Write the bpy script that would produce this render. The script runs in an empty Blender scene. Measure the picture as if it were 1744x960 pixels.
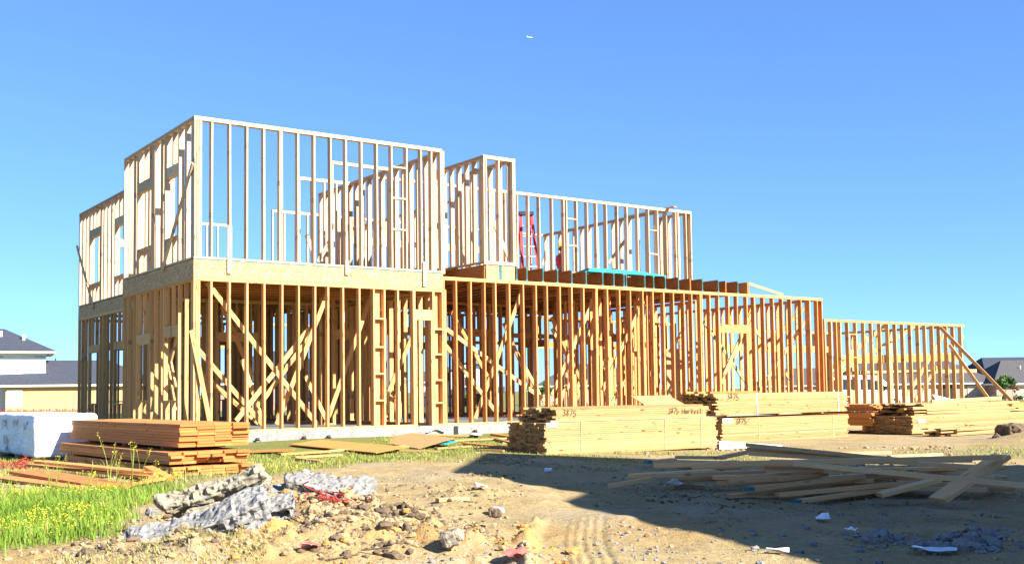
import bpy, math, random
import numpy as np
from mathutils import Matrix, Vector

random.seed(7)
rng = np.random.default_rng(11)
D = bpy.data
SC = bpy.context.scene
COL = SC.collection

# ------------------------------------------------------------------ camera, sky, sun, exposure
FPX, CYP, PITCH, ROLL = 1872.88, 554.05, math.radians(3.399), math.radians(-0.748)
CAM = np.array([0.0, 0.0, 1.055])
_f = np.array([0, math.cos(PITCH), math.sin(PITCH)])
_r0 = np.array([1.0, 0, 0]); _u0 = np.cross(_r0, _f)
_r = _r0 * math.cos(ROLL) + _u0 * math.sin(ROLL)
_u = -_r0 * math.sin(ROLL) + _u0 * math.cos(ROLL)
cd = D.cameras.new('camera'); cam = D.objects.new('camera', cd); COL.objects.link(cam)
cd.sensor_width = 36; cd.lens = FPX / 1744 * 36
cd.shift_y = (CYP - 480) / 1744
cd.clip_start = 0.1; cd.clip_end = 9000
cam.matrix_world = Matrix(((_r[0], _u[0], -_f[0], CAM[0]), (_r[1], _u[1], -_f[1], CAM[1]), (_r[2], _u[2], -_f[2], CAM[2]), (0, 0, 0, 1)))
SC.camera = cam

SUN_EL = math.radians(31.5)
SUN_AZ = math.radians(53)            # from -y towards +x (behind the camera, to the right)
sdir = Vector((math.sin(SUN_AZ) * math.cos(SUN_EL), -math.cos(SUN_AZ) * math.cos(SUN_EL), math.sin(SUN_EL)))
wd = D.worlds.new('World'); SC.world = wd; wd.use_nodes = True
wn = wd.node_tree; bg = wn.nodes['Background']
sky = wn.nodes.new('ShaderNodeTexSky'); sky.sky_type = 'NISHITA'; sky.sun_disc = False
sky.sun_elevation = SUN_EL; sky.sun_rotation = math.atan2(sdir.x, sdir.y)
sky.air_density = 1.0; sky.dust_density = 0.0; sky.ozone_density = 3.0; sky.altitude = 5000
hs = wn.nodes.new('ShaderNodeMix'); hs.data_type = 'RGBA'; hs.blend_type = 'MULTIPLY'; hs.inputs[0].default_value = 1.0
hs.inputs[7].default_value = (0.78, 1.22, 1.88, 1)        # white balance of the whole sky
gmm = wn.nodes.new('ShaderNodeGamma'); gmm.inputs[1].default_value = 0.65      # softer roll from zenith to horizon, the same all round
wn.links.new(sky.outputs[0], gmm.inputs[0]); wn.links.new(gmm.outputs[0], hs.inputs[6]); wn.links.new(hs.outputs[2], bg.inputs[0]); bg.inputs[1].default_value = 0.078
sl = D.lights.new('sun', 'SUN'); sl.energy = 4.8; sl.angle = math.radians(0.5); sl.color = (1.0, 0.95, 0.87)
so = D.objects.new('sun', sl); COL.objects.link(so)
so.rotation_euler = (-sdir).to_track_quat('-Z', 'Y').to_euler()
so.location = (20, -20, 30)
SC.view_settings.view_transform = 'Standard'; SC.view_settings.look = 'None'
SC.view_settings.exposure = 1.75; SC.view_settings.gamma = 1
SC.cycles.max_bounces = 8; SC.cycles.diffuse_bounces = 6

# ------------------------------------------------------------------ frames of reference
TH = math.radians(35.293)                       # the house's front runs right and away
O3 = np.array([-6.4668, 22.2848, 0.0])
EX = np.array([math.cos(TH), math.sin(TH), 0]); EY = np.array([-math.sin(TH), math.cos(TH), 0])
SLAB = 0.28
P1, F2, T2, R1 = 3.4655, 3.842, 6.778, 3.754
TOPJ = R1 + 0.36

def ray(x, y): return _f + _r * (x - 872) / FPX - _u * (y - CYP) / FPX
def at(x, y, z):
    v = ray(x, y); return CAM + v * ((z - CAM[2]) / v[2])
def atd(x, y, d):
    v = ray(x, y); return CAM + v * (d / v[1])
def hx(x, y, Y=0):
    v = ray(x, y); P = CAM + v * (((O3 - CAM) @ EY + Y) / (v @ EY)); q = P - O3; return np.array([q @ EX, Y, P[2]])
def hy(x, y, X=0):
    v = ray(x, y); P = CAM + v * (((O3 - CAM) @ EX + X) / (v @ EX)); q = P - O3; return np.array([X, q @ EY, P[2]])
def hw(X, Y, Z): return O3 + EX * X + EY * Y + np.array([0, 0, Z])
def base(x, y):
    x = np.asarray(x, float); y = np.asarray(y, float)
    qx = x - O3[0]; qy = y - O3[1]; fy = qx * EY[0] + qy * EY[1]; fx = qx * EX[0] + qy * EX[1]
    berm = np.exp(-(np.clip(-fy, 0, 99) / 1.3) ** 2) * np.clip((fx + 3) / 3, 0, 1) * np.clip((23 - fx) / 4, 0, 1)
    berm = berm * (.05 + .012 * np.clip(fx, 0, 14)) * np.clip((17 - fy) / 3, 0, 1)
    s = berm - 0.025 * np.clip(x + 4, 0, 9) * np.clip(1.6 - y / 60, 0, 1)
    return s - 0.009 * np.clip(y - 42, 0, 120) - 0.02 * np.clip((x - 8) / 10, 0, 1)
def atg(x, y, dz=0.0):
    z = 0.0
    for _ in range(6):
        p = at(x, y, z + dz); z = float(base(p[0], p[1]))
    return p

# ------------------------------------------------------------------ scene tree helpers
def link(o): COL.objects.link(o); return o
def tag(o, label=None, cat=None, group=None, kind=None):
    if label: o['label'] = label
    if cat: o['category'] = cat
    if group: o['group'] = group
    if kind: o['kind'] = kind
    return o
def thing(name, label, cat, loc=(0, 0, 0), rot=0.0, group=None):
    o = link(D.objects.new(name, None)); o.location = [float(v) for v in loc]; o.rotation_euler = (0, 0, rot)
    o.empty_display_size = 0.2
    return tag(o, label, cat, group)
def meshobj(name, me, parent=None, mat=None):
    o = D.objects.new(name, me)
    if mat is not None and len(me.materials) == 0: me.materials.append(mat)
    if parent is not None: o.parent = parent
    return link(o)
def mk(name, V, Fs, mat=None, smooth=False):
    me = D.meshes.new(name); me.from_pydata([tuple(map(float, v)) for v in V], [], Fs); me.update()
    if mat is not None: me.materials.append(mat)
    if smooth: me.polygons.foreach_set('use_smooth', [True] * len(me.polygons))
    return me
def bigmesh(name, V, F, mat=None, smooth=False):
    V = np.ascontiguousarray(V, np.float32); F = np.ascontiguousarray(F, np.int32)
    me = D.meshes.new(name); n, k = F.shape
    me.vertices.add(len(V)); me.vertices.foreach_set('co', V.ravel())
    me.loops.add(n * k); me.loops.foreach_set('vertex_index', F.ravel())
    me.polygons.add(n); me.polygons.foreach_set('loop_start', np.arange(0, n * k, k, dtype=np.int32))
    me.polygons.foreach_set('loop_total', np.full(n, k, np.int32))
    me.polygons.foreach_set('use_smooth', np.full(n, smooth))
    me.update(); me.validate()
    if mat is not None: me.materials.append(mat)
    return me
BOXF = [(0, 3, 2, 1), (4, 5, 6, 7), (0, 1, 5, 4), (1, 2, 6, 5), (2, 3, 7, 6), (3, 0, 4, 7)]
def boxv(x0, x1, y0, y1, z0, z1):
    return [(x0, y0, z0), (x1, y0, z0), (x1, y1, z0), (x0, y1, z0), (x0, y0, z1), (x1, y0, z1), (x1, y1, z1), (x0, y1, z1)]
class MB:
    def __init__(s): s.V = []; s.F = []
    def add(s, V, F):
        o = len(s.V); s.V += [tuple(map(float, v)) for v in V]; s.F += [tuple(i + o for i in f) for f in F]; return s
    def box(s, x0, x1, y0, y1, z0, z1): return s.add(boxv(x0, x1, y0, y1, z0, z1), BOXF)
    def bar(s, p0, p1, w, t, up=(0, 0, 1)):
        p0 = np.array(p0, float); p1 = np.array(p1, float); d = p1 - p0; L = np.linalg.norm(d); d /= L
        a = np.cross(np.array(up, float), d); n = np.linalg.norm(a)
        a = np.array([1.0, 0, 0]) if n < 1e-6 else a / n
        b = np.cross(d, a)
        V = [p + a * sx * w / 2 + b * sy * t / 2 for p in (p0, p1) for sx, sy in ((-1, -1), (1, -1), (1, 1), (-1, 1))]
        return s.add(V, [(0, 1, 2, 3), (7, 6, 5, 4), (0, 4, 5, 1), (1, 5, 6, 2), (2, 6, 7, 3), (3, 7, 4, 0)])
    def cyl(s, p0, p1, r0, r1=None, n=10):
        r1 = r0 if r1 is None else r1
        p0 = np.array(p0, float); p1 = np.array(p1, float); d = p1 - p0; d /= np.linalg.norm(d)
        a = np.cross(d, (0, 0, 1)) if abs(d[2]) < .9 else np.cross(d, (1, 0, 0)); a /= np.linalg.norm(a); b = np.cross(d, a)
        V = []
        for p, r in ((p0, r0), (p1, r1)):
            for i in range(n):
                t = 2 * math.pi * i / n; V.append(p + r * (a * math.cos(t) + b * math.sin(t)))
        F = [(i, (i + 1) % n, n + (i + 1) % n, n + i) for i in range(n)] + [tuple(range(n))[::-1], tuple(range(n, 2 * n))]
        return s.add(V, F)
    def obj(s, name, mat, parent=None, smooth=False): return meshobj(name, mk(name, s.V, s.F, mat, smooth), parent)

_boxc = {}
def boxmesh(L, w, t, mat):
    k = (round(L, 3), round(w, 3), round(t, 3), mat.name)
    if k not in _boxc:
        _boxc[k] = mk('board', boxv(-k[0] / 2, k[0] / 2, -k[1] / 2, k[1] / 2, -k[2] / 2, k[2] / 2), BOXF, mat)
    return _boxc[k]
def orient(p0, p1, side):
    p0 = Vector(p0); p1 = Vector(p1); d = (p1 - p0); L = d.length; d.normalize()
    s = Vector(side); s = (s - d * s.dot(d)); s.normalize(); n = d.cross(s)
    c = (p0 + p1) / 2
    return Matrix(((d.x, s.x, n.x, c.x), (d.y, s.y, n.y, c.y), (d.z, s.z, n.z, c.z), (0, 0, 0, 1))), L
def stick(name, p0, p1, w, t, mat, parent=None, side=(0, 0, 1)):
    """a board from p0 to p1, w wide along `side`, t thick across it"""
    M, L = orient(p0, p1, side)
    o = meshobj(name, boxmesh(L, w, t, mat), parent)
    o.matrix_local = M
    return o

# ------------------------------------------------------------------ noise for geometry
_perm = rng.permutation(512)
_val = rng.random(512)
def vnoise3(p):
    p = np.asarray(p, float); i = np.floor(p).astype(int); f = p - i; f = f * f * (3 - 2 * f)
    def h(a, b, c): return _val[_perm[(_perm[(_perm[a & 511] + b) & 511] + c) & 511]]
    x, y, z = i[..., 0], i[..., 1], i[..., 2]; u, v, w = f[..., 0], f[..., 1], f[..., 2]
    L = lambda a, b, t: a + (b - a) * t
    return L(L(L(h(x, y, z), h(x + 1, y, z), u), L(h(x, y + 1, z), h(x + 1, y + 1, z), u), v),
             L(L(h(x, y, z + 1), h(x + 1, y, z + 1), u), L(h(x, y + 1, z + 1), h(x + 1, y + 1, z + 1), u), v), w) * 2 - 1
def n2(x, y, s, seed=0.0):
    return vnoise3(np.stack([x * s + seed * 7.3, y * s - seed * 3.1, np.full_like(x, seed * 1.7 + .5)], -1))
def fbm2(x, y, s, o=4, seed=0.0):
    t = 0; a = 1.0
    for k in range(o): t = t + a * n2(x, y, s * 2 ** k, seed + k); a *= .5
    return t
def sstep(a, b, v): t = np.clip((v - a) / (b - a), 0, 1); return t * t * (3 - 2 * t)

# ------------------------------------------------------------------ materials
class NT:
    def __init__(s, name, rough=.8, spec=.3):
        s.m = D.materials.new(name); s.m.use_nodes = True; s.t = s.m.node_tree; s.b = s.t.nodes['Principled BSDF']
        s.b.inputs['Roughness'].default_value = rough; s.b.inputs['Specular IOR Level'].default_value = spec
    def n(s, typ, **kw):
        n = s.t.nodes.new(typ)
        for k, v in kw.items():
            if k.startswith('_'): setattr(n, k[1:], v)
            else: s.i(n, k.replace('_', ' '), v)
        return n
    def i(s, n, k, v):
        try: inp = n.inputs[int(k)] if k.isdigit() else n.inputs[k]
        except KeyError: inp = n.inputs[k.title()]
        if isinstance(v, bpy.types.NodeSocket): s.t.links.new(v, inp)
        elif isinstance(v, bpy.types.Node): s.t.links.new(v.outputs[0], inp)
        else: inp.default_value = v
    def math(s, op, a, b=0.0):
        n = s.t.nodes.new('ShaderNodeMath'); n.operation = op; s.i(n, '0', a); s.i(n, '1', b); return n.outputs[0]
    def mix(s, f, a, b, mode='MIX'):
        n = s.t.nodes.new('ShaderNodeMix'); n.data_type = 'RGBA'; n.blend_type = mode
        for idx, v in ((0, f), (6, a), (7, b)):
            if isinstance(v, bpy.types.NodeSocket): s.t.links.new(v, n.inputs[idx])
            else: n.inputs[idx].default_value = (v if idx == 0 else (*v, 1.0))
        return n.outputs[2]
    def ramp(s, f, *stops):
        n = s.t.nodes.new('ShaderNodeValToRGB'); e = n.color_ramp.elements
        while len(e) < len(stops): e.new(0.5)
        for q, (p, c) in zip(e, stops): q.position = p; q.color = (*c, 1) if hasattr(c, '__len__') else (c, c, c, 1)
        s.t.links.new(f, n.inputs[0]); return n.outputs[0]
    def noise(s, vec, scale, detail=3, rough=.55, dist=0.0):
        n = s.n('ShaderNodeTexNoise', Vector=vec, Scale=scale, Detail=detail, Roughness=rough, Distortion=dist); return n.outputs[0]
    def mapv(s, vec, scale=(1, 1, 1), rot=(0, 0, 0), loc=(0, 0, 0)):
        n = s.n('ShaderNodeMapping', Vector=vec, Scale=scale, Rotation=rot, Location=loc); return n.outputs[0]
    def bump(s, h, strength=.3, dist=.01):
        n = s.n('ShaderNodeBump', Height=h, Strength=strength, Distance=dist); s.i(s.b, 'Normal', n.outputs[0])
    def col(s, c): s.i(s.b, 'Base Color', c if isinstance(c, bpy.types.NodeSocket) else (*c, 1)); return s.m

def plain(name, c, rough=.6, var=.08, scale=6, spec=.3, metal=0):
    t = NT(name, rough, spec); tc = t.n('ShaderNodeTexCoord').outputs['Object']
    nz = t.noise(tc, scale, 4, .6)
    a = [max(0, x * (1 - var * 2)) for x in c]; b = [min(1, x * (1 + var)) for x in c]
    t.b.inputs['Metallic'].default_value = metal
    return t.col(t.ramp(nz, (.3, a), (.7, b)))

def wood(name, light, dark, knots=1.0, stamp=0.0, vary=.25, weather=0.0):
    t = NT(name, .78, .2)
    tc = t.n('ShaderNodeTexCoord').outputs['Object']; oi = t.n('ShaderNodeObjectInfo').outputs['Random']
    off = t.math('MULTIPLY', oi, 83.0)
    comb = t.n('ShaderNodeCombineXYZ', X=off, Y=t.math('MULTIPLY', oi, 31.0), Z=off).outputs[0]
    add = t.n('ShaderNodeVectorMath', _operation='ADD'); t.i(add, '0', tc); t.i(add, '1', comb); v = add.outputs[0]
    g = t.noise(t.mapv(v, (.55, 22, 22)), 3.0, 4, .6, .4)
    c = t.ramp(g, (.28, dark), (.62, light))
    big = t.noise(t.mapv(v, (.5, 3, 3)), 1.1, 2)
    c = t.mix(t.ramp(big, (.35, 0.0), (.75, .55)), c, [x * y for x, y in zip(light, (1.0, .84, .68))])
    if weather:
        w = t.noise(t.mapv(v, (.9, 5, 5)), 1.5, 3)
        c = t.mix(t.ramp(w, (.45, 0.0), (.7, weather)), c, (.30, .27, .24))
    vo = t.n('ShaderNodeTexVoronoi', Vector=t.mapv(v, (2.6, 9, 9)), Scale=1.0)
    k = t.ramp(vo.outputs['Distance'], (.09, 1.0), (.20, 0.0))
    c = t.mix(t.math('MULTIPLY', k, .8 * knots), c, [x * .28 for x in dark])
    if stamp:
        sx = t.n('ShaderNodeSeparateXYZ', Vector=tc).outputs[0]
        pos = t.math('MULTIPLY', t.math('SUBTRACT', t.math('FRACT', t.math('MULTIPLY', oi, 17.3)), .5), 2.2)
        d = t.math('ABSOLUTE', t.math('SUBTRACT', sx, pos))
        s1 = t.math('LESS_THAN', d, .055); s2 = t.math('GREATER_THAN', t.math('FRACT', t.math('MULTIPLY', oi, 7.7)), .5)
        ink = t.noise(v, 45, 2)
        c = t.mix(t.math('MULTIPLY', t.math('MULTIPLY', s1, s2), t.math('MULTIPLY', t.ramp(ink, (.3, .3), (.6, 1.0)), stamp)), c, (.12, .11, .11))
    r2 = t.math('FRACT', t.math('MULTIPLY', oi, 5.17))
    c = t.mix(t.math('MULTIPLY', oi, vary), c, dark)
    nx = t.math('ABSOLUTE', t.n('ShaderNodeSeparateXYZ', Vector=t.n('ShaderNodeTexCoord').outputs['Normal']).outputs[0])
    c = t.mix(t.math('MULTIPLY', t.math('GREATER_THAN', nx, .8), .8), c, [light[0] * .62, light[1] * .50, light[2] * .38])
    hv = t.n('ShaderNodeHueSaturation', Color=c, Saturation=1.0, Value=t.math('ADD', .80, t.math('MULTIPLY', r2, .40))).outputs[0]
    t.bump(g, .25, .004)
    return t.col(hv)

M = {}
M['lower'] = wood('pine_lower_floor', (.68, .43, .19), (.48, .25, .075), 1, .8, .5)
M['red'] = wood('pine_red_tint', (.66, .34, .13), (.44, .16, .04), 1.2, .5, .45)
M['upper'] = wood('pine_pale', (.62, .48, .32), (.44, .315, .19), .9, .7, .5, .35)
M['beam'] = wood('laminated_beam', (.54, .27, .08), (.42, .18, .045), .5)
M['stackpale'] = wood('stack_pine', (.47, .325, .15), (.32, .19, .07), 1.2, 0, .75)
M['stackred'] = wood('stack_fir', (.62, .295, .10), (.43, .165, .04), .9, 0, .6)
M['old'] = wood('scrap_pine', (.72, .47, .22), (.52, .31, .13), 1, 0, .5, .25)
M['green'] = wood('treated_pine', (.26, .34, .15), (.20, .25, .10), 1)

def osb(name, c1, c2):
    t = NT(name, .8, .2); tc = t.n('ShaderNodeTexCoord').outputs['Object']
    v1 = t.n('ShaderNodeTexVoronoi', Vector=t.mapv(tc, (1, 1, 1), (.5, .4, .7)), Scale=26.0)
    v2 = t.n('ShaderNodeTexVoronoi', Vector=t.mapv(tc, (2.5, .8, 2.5), (.9, .2, 1.1)), Scale=17.0)
    f1 = t.n('ShaderNodeSeparateColor', Color=v1.outputs['Color']).outputs[0]; f2 = t.n('ShaderNodeSeparateColor', Color=v2.outputs['Color']).outputs[1]
    f = t.math('ADD', t.math('MULTIPLY', f1, .5), t.math('MULTIPLY', f2, .5))
    t.bump(f, .2, .004)
    return t.col(t.ramp(f, (.15, c2), (.5, [(a + b) / 2 for a, b in zip(c1, c2)]), (.85, c1)))
M['osb'] = osb('osb_sheet', (.56, .385, .20), (.34, .19, .075))
M['osbred'] = osb('osb_web', (.36, .155, .04), (.25, .10, .025))
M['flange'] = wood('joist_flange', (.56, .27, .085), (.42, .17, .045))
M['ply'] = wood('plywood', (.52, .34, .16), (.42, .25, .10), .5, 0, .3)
M['teal'] = plain('teal_edge_paint', (.02, .33, .34), .6, .2)
M['dteal'] = plain('dark_teal_edge', (.03, .16, .17), .6, .2)
M['wrapwall'] = plain('white_house_wrap', (.62, .63, .64), .5, .03, 2)
M['white'] = plain('white_paint', (.80, .80, .80), .35, .03, 3, .5)
M['red_paint'] = plain('red_fibreglass', (.42, .012, .012), .5, .08, 4, .3)
M['alu'] = plain('aluminium', (.72, .74, .76), .35, .05, 9, .5, .6)
M['black'] = plain('black_plastic', (.02, .02, .022), .5, .1)
M['yellow'] = plain('yellow_plastic', (.82, .62, .04), .35, .04, 5, .5)
M['skin'] = plain('skin_brown', (.22, .10, .06), .55, .06)
M['shirt'] = plain('red_cotton', (.50, .03, .03), .85, .12, 14)
M['jeans'] = plain('dark_denim', (.04, .05, .09), .85, .15, 20)
M['glass'] = plain('dark_glass', (.03, .035, .045), .08, .1, 2, .6)
M['rubber'] = plain('tyre_rubber', (.025, .025, .025), .8, .1)
M['strap'] = plain('pale_strap', (.42, .55, .22), .5, .05)
M['ink'] = plain('spray_ink', (.10, .07, .03), .7, .2, 30)
M['inkteal'] = plain('teal_print', (.05, .38, .36), .7, .05)
M['netting'] = plain('red_netting', (.34, .03, .02), .6, .1)
M['tan'] = plain('tan_paint', (.52, .40, .29), .6, .04, 3)
M['cream'] = plain('cream_trim', (.75, .66, .48), .6, .04, 3)
M['tealsign'] = plain('teal_sign', (.02, .36, .33), .5, .05)

def shingle(name, c):
    t = NT(name, .9, .15); tc = t.n('ShaderNodeTexCoord').outputs['Object']
    a = t.noise(t.mapv(tc, (1.6, 1.6, 6)), 2.2, 3, .7); b = t.noise(tc, 18, 2)
    f = t.math('ADD', t.math('MULTIPLY', a, .6), t.math('MULTIPLY', b, .4))
    return t.col(t.ramp(f, (.3, [x * .7 for x in c]), (.7, [x * 1.35 for x in c])))
M['roof'] = shingle('roof_shingles_blue', (.050, .055, .072)); M['roof2'] = shingle('roof_shingles_grey', (.085, .080, .080))
def brickm(name, c1, c2, mort):
    t = NT(name, .85, .2); tc = t.n('ShaderNodeTexCoord').outputs['Object']
    sp = t.n('ShaderNodeSeparateXYZ', Vector=tc).outputs
    cb = t.n('ShaderNodeCombineXYZ', X=t.math('ADD', sp[0], sp[1]), Y=sp[2], Z=0.0).outputs[0]
    b = t.n('ShaderNodeTexBrick', Vector=cb, Color1=(*c1, 1), Color2=(*c2, 1), Mortar=(*mort, 1), Scale=1.0)
    b.inputs['Brick Width'].default_value = .23; b.inputs['Row Height'].default_value = .08; b.inputs['Mortar Size'].default_value = .01
    return t.col(b.outputs[0])
M['brick'] = brickm('pink_brick', (.48, .25, .18), (.38, .18, .13), (.55, .45, .38))
def concrete(name, c, pit=1.0):
    t = NT(name, .9, .2); tc = t.n('ShaderNodeTexCoord').outputs['Object']
    a = t.noise(tc, 3, 5, .65); b = t.noise(tc, 26, 4, .7)
    f = t.math('ADD', t.math('MULTIPLY', a, .55), t.math('MULTIPLY', b, .45))
    cc = t.ramp(f, (.32, [x * .55 for x in c]), (.5, c), (.72, [min(1, x * 1.15) for x in c]))
    vo = t.n('ShaderNodeTexVoronoi', Vector=tc, Scale=24.0); p = t.ramp(vo.outputs['Distance'], (.2, 1.0), (.42, 0.0))
    ww = t.ramp(t.noise(tc, 9, 3), (.40, 0.0), (.56, 1.0))
    cc = t.mix(t.math('MULTIPLY', t.math('MULTIPLY', p, ww), .75 * pit), cc, [x * .2 for x in c])
    t.bump(f, .8 * pit, .03)
    return t.col(cc)
M['slab'] = concrete('slab_concrete', (.25, .245, .225), .4)
M['chunk'] = concrete('broken_concrete', (.235, .225, .205), 1.2); M['chunkdirty'] = concrete('dirty_concrete', (.29, .25, .18))
M['clod'] = concrete('clay_clod', (.34, .245, .13), .5); M['dclod'] = concrete('dark_clod', (.15, .105, .065), .6)
M['clay'] = concrete('orange_clay', (.40, .22, .07), .3)

# ------------------------------------------------------------------ ground
MOUNDS = [(-1.7, 9.15, .85, .65, .24), (-1.5, 8.3, .7, .7, .11), (-1.2, 8.1, .8, .7, .08), (-2.2, 7.3, .8, .35, .10), (-.25, 7.6, .7, .45, .13), (-.35, 11.7, .55, .45, .12), (-.6, 8.8, .35, .4, .08), (3.9, 8.4, .9, .5, .12), (11.7, 24.8, .8, .7, .30),
          (-4.6, 19.9, 1.2, .3, .10)]
def edge_x(y): return np.interp(y, [5, 8.2, 11, 14.5, 18, 22, 30], [-3.2, -2.95, -3.3, -3.3, -1.6, 0.5, 3])
def grass_mask(x, y):
    e = edge_x(y) - x + .5 * fbm2(x, y, .6, 3, 3)
    g = sstep(-.1, .9, e)
    bare = sstep(1.0, .35, np.hypot((x + 5.4) / 1.3, (y - 13.3) / 1.8)) + sstep(1.0, .5, np.hypot((x + 6.5) / 2.2, (y - 16.8) / 2.0)) * .8
    g = g * (1 - np.clip(bare, 0, 1))
    far = sstep(17.0, 19.0, y) * sstep(25, 21, y) * .45 * sstep(-.2, .5, fbm2(x, y, .8, 3, 9) + .25)
    far2 = sstep(38, 60, y)
    return np.clip(np.maximum(np.maximum(g, far), far2 * .8), 0, 1)
def mound(x, y):
    h = 0
    for cx, cy, sx, sy, a in MOUNDS: h = h + a * np.exp(-((x - cx) / sx) ** 2 * .9 - ((y - cy) / sy) ** 2 * .9)
    return h
def rough_mask(x, y):
    r = sstep(21, 16, y) * (1 - .8 * grass_mask(x, y))
    return np.clip(r, .12, 1)
def ground_h(x, y):
    r = rough_mask(x, y); m = mound(x, y)
    mm = np.clip(m / .2, 0, 1)
    h = base(x, y) + m
    h = h + r * (.030 * fbm2(x, y, .8, 3, 1) + .018 * np.maximum(fbm2(x, y, 3.5, 3, 2), -.2))
    cl = np.maximum(fbm2(x, y, 5.5, 3, 5), 0) ** 1.3
    patch = sstep(.0, .5, fbm2(x, y, .7, 3, 6) + .6 * mm)
    h = h + r * cl * (.035 + .10 * mm) * np.clip(patch + mm, 0, 1) * sstep(20, 13, y)
    h = h + mm * r * .05 * (fbm2(x, y, 2.6, 4, 61) - np.abs(fbm2(x, y, 5, 3, 62)) * .6)
    # tracks of a machine's tyres, running away from the camera on the right of the middle
    u = x - (.42 + .03 * (y - 8) + .02 * (y - 8) ** 2); inr = sstep(6.0, 6.6, y) * sstep(10.6, 9.6, y) * sstep(.30, .24, np.abs(u))
    h = h + inr * (.014 * np.abs(np.sin(u * 40)) * (u > -.04) - .022) + .05 * np.exp(-((u + .33) / .05) ** 2) * sstep(6.2, 7, y) * sstep(10.2, 9.4, y) * (1 + fbm2(x, y, 9, 2, 8))
    return h

thf = np.radians(np.arange(-33, 33.01, .13)); thc = np.radians(np.arange(38, 323, 5.0))
ths = np.concatenate([thf, thc])
rs = np.concatenate([np.linspace(.6, 5.6, 14), np.arange(5.8, 14, .045), np.arange(14, 24, .085), np.geomspace(24.1, 200, 70), np.geomspace(230, 6000, 14)])
TT, RR = np.meshgrid(ths, rs)
gx, gy = RR * np.sin(TT), RR * np.cos(TT)
gzv = ground_h(gx, gy)
na = len(ths)
V = np.stack([gx, gy, gzv], -1).reshape(-1, 3)
idx = np.arange(V.shape[0]).reshape(gx.shape); nxt = np.roll(idx, -1, 1)
F = np.stack([idx[:-1], nxt[:-1], nxt[1:], idx[1:]], -1).reshape(-1, 4)[:, ::-1]
gme = bigmesh('ground', V, F, None, True)
att = gme.color_attributes.new('zone', 'FLOAT_COLOR', 'POINT')
gm = grass_mask(gx, gy).ravel()
clay = (sstep(.9, .2, np.hypot((gx + .25) / 1.1, (gy - 7.6) / .8)) + .6 * sstep(1, .3, np.hypot((gx + 1.5) / 1.0, (gy - 8.2) / .9)) + .5 * sstep(-.1, .6, fbm2(gx, gy, .45, 3, 12)) * sstep(14, 10, gy)).ravel()
gray = (sstep(.0, .7, fbm2(gx, gy, .9, 3, 14)) * .7 + .5 * np.clip(mound(gx, gy) / .3, 0, 1) * sstep(.0, .5, fbm2(gx, gy, 2, 2, 15))).ravel()
cols = np.stack([gm, np.clip(clay, 0, 1), np.clip(gray, 0, 1), np.ones_like(gm)], -1).astype(np.float32)
att.data.foreach_set('color', cols.ravel())
t = NT('ground_dirt', .95, .1); pos = t.n('ShaderNodeNewGeometry').outputs['Position']
at_ = t.n('ShaderNodeAttribute', _attribute_name='zone'); sp = t.n('ShaderNodeSeparateColor', Color=at_.outputs['Color']).outputs
na1 = t.noise(pos, 1.3, 6, .62); na2 = t.noise(pos, 14, 5, .7); na3 = t.noise(pos, 60, 3, .7)
c = t.ramp(na1, (.3, (.28, .205, .090)), (.5, (.36, .270, .125)), (.7, (.41, .315, .16)))
c = t.mix(t.math('MULTIPLY', t.ramp(na2, (.42, 1.0), (.54, 0.0)), .35), c, (.19, .13, .070))
c = t.mix(t.math('MULTIPLY', sp[1], t.ramp(na2, (.35, .3), (.6, .9))), c, (.38, .21, .065))
c = t.mix(t.math('MULTIPLY', sp[2], t.ramp(na2, (.4, 0.0), (.6, .75))), c, (.33, .30, .25))
c = t.mix(t.ramp(na3, (.68, 0.0), (.74, .7)), c, (.46, .42, .36))
gcol = t.ramp(na2, (.35, (.15, .13, .045)), (.55, (.12, .16, .03)), (.75, (.26, .22, .08)))
c = t.mix(t.math('MULTIPLY', sp[0], .85), c, gcol)
hb = t.math('ADD', na2, t.math('MULTIPLY', na3, .4)); t.bump(hb, .9, .03)
gme.materials.append(t.col(c))
tag(meshobj('ground', gme), kind='structure')
def gz(x, y): return float(ground_h(np.array([float(x)]), np.array([float(y)]))[0])
def ongr(px, py):
    z = 0.0
    for _ in range(8):
        p = at(px, py, z); z = .5 * z + .5 * gz(p[0], p[1])
    return p

# ------------------------------------------------------------------ the house under construction
fd = thing('foundation_slab', 'long grey concrete slab carrying the two-storey timber frame', 'foundation', O3, TH)
mb = MB(); mb.add([(-.03, -.03, -.9), (19.7, -.03, -.9), (19.7, 14.1, -.9), (1.12, 14.1, -.9), (1.12, 5.13, -.9), (-.03, 5.13, -.9)] + [(-.03, -.03, SLAB - .002), (19.7, -.03, SLAB - .002), (19.7, 14.1, SLAB - .002), (1.12, 14.1, SLAB - .002), (1.12, 5.13, SLAB - .002), (-.03, 5.13, SLAB - .002)], [(5, 4, 3, 2, 1, 0), (6, 7, 8, 9, 10, 11)] + [(i, (i + 1) % 6, 6 + (i + 1) % 6, 6 + i) for i in range(6)])
mb.obj('slab', M['slab'], fd)
for px_, n in ((436, 1), (515, 1), (557, 0), (806, 1)):
    q = hx(px_, 747, -.03); b = MB()
    z = .12
    b.cyl((q[0], -.04, z), (q[0], -.16, z + .01), .02, .02, 8); b.cyl((q[0], -.15, z + .03), (q[0] + .07, -.19, z - .10), .012, .008, 6); b.cyl((q[0] - .03, -.13, z), (q[0] + .03, -.13, z), .035, .035, 8)
    b.obj('form_tie', M['black'], fd)
q = hx(776, 738, -.03); b = MB(); b.box(q[0] - .05, q[0] + .06, -.05, -.031, -.1, SLAB - .03); b.obj('strap_tie', M['black'], fd)

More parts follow.
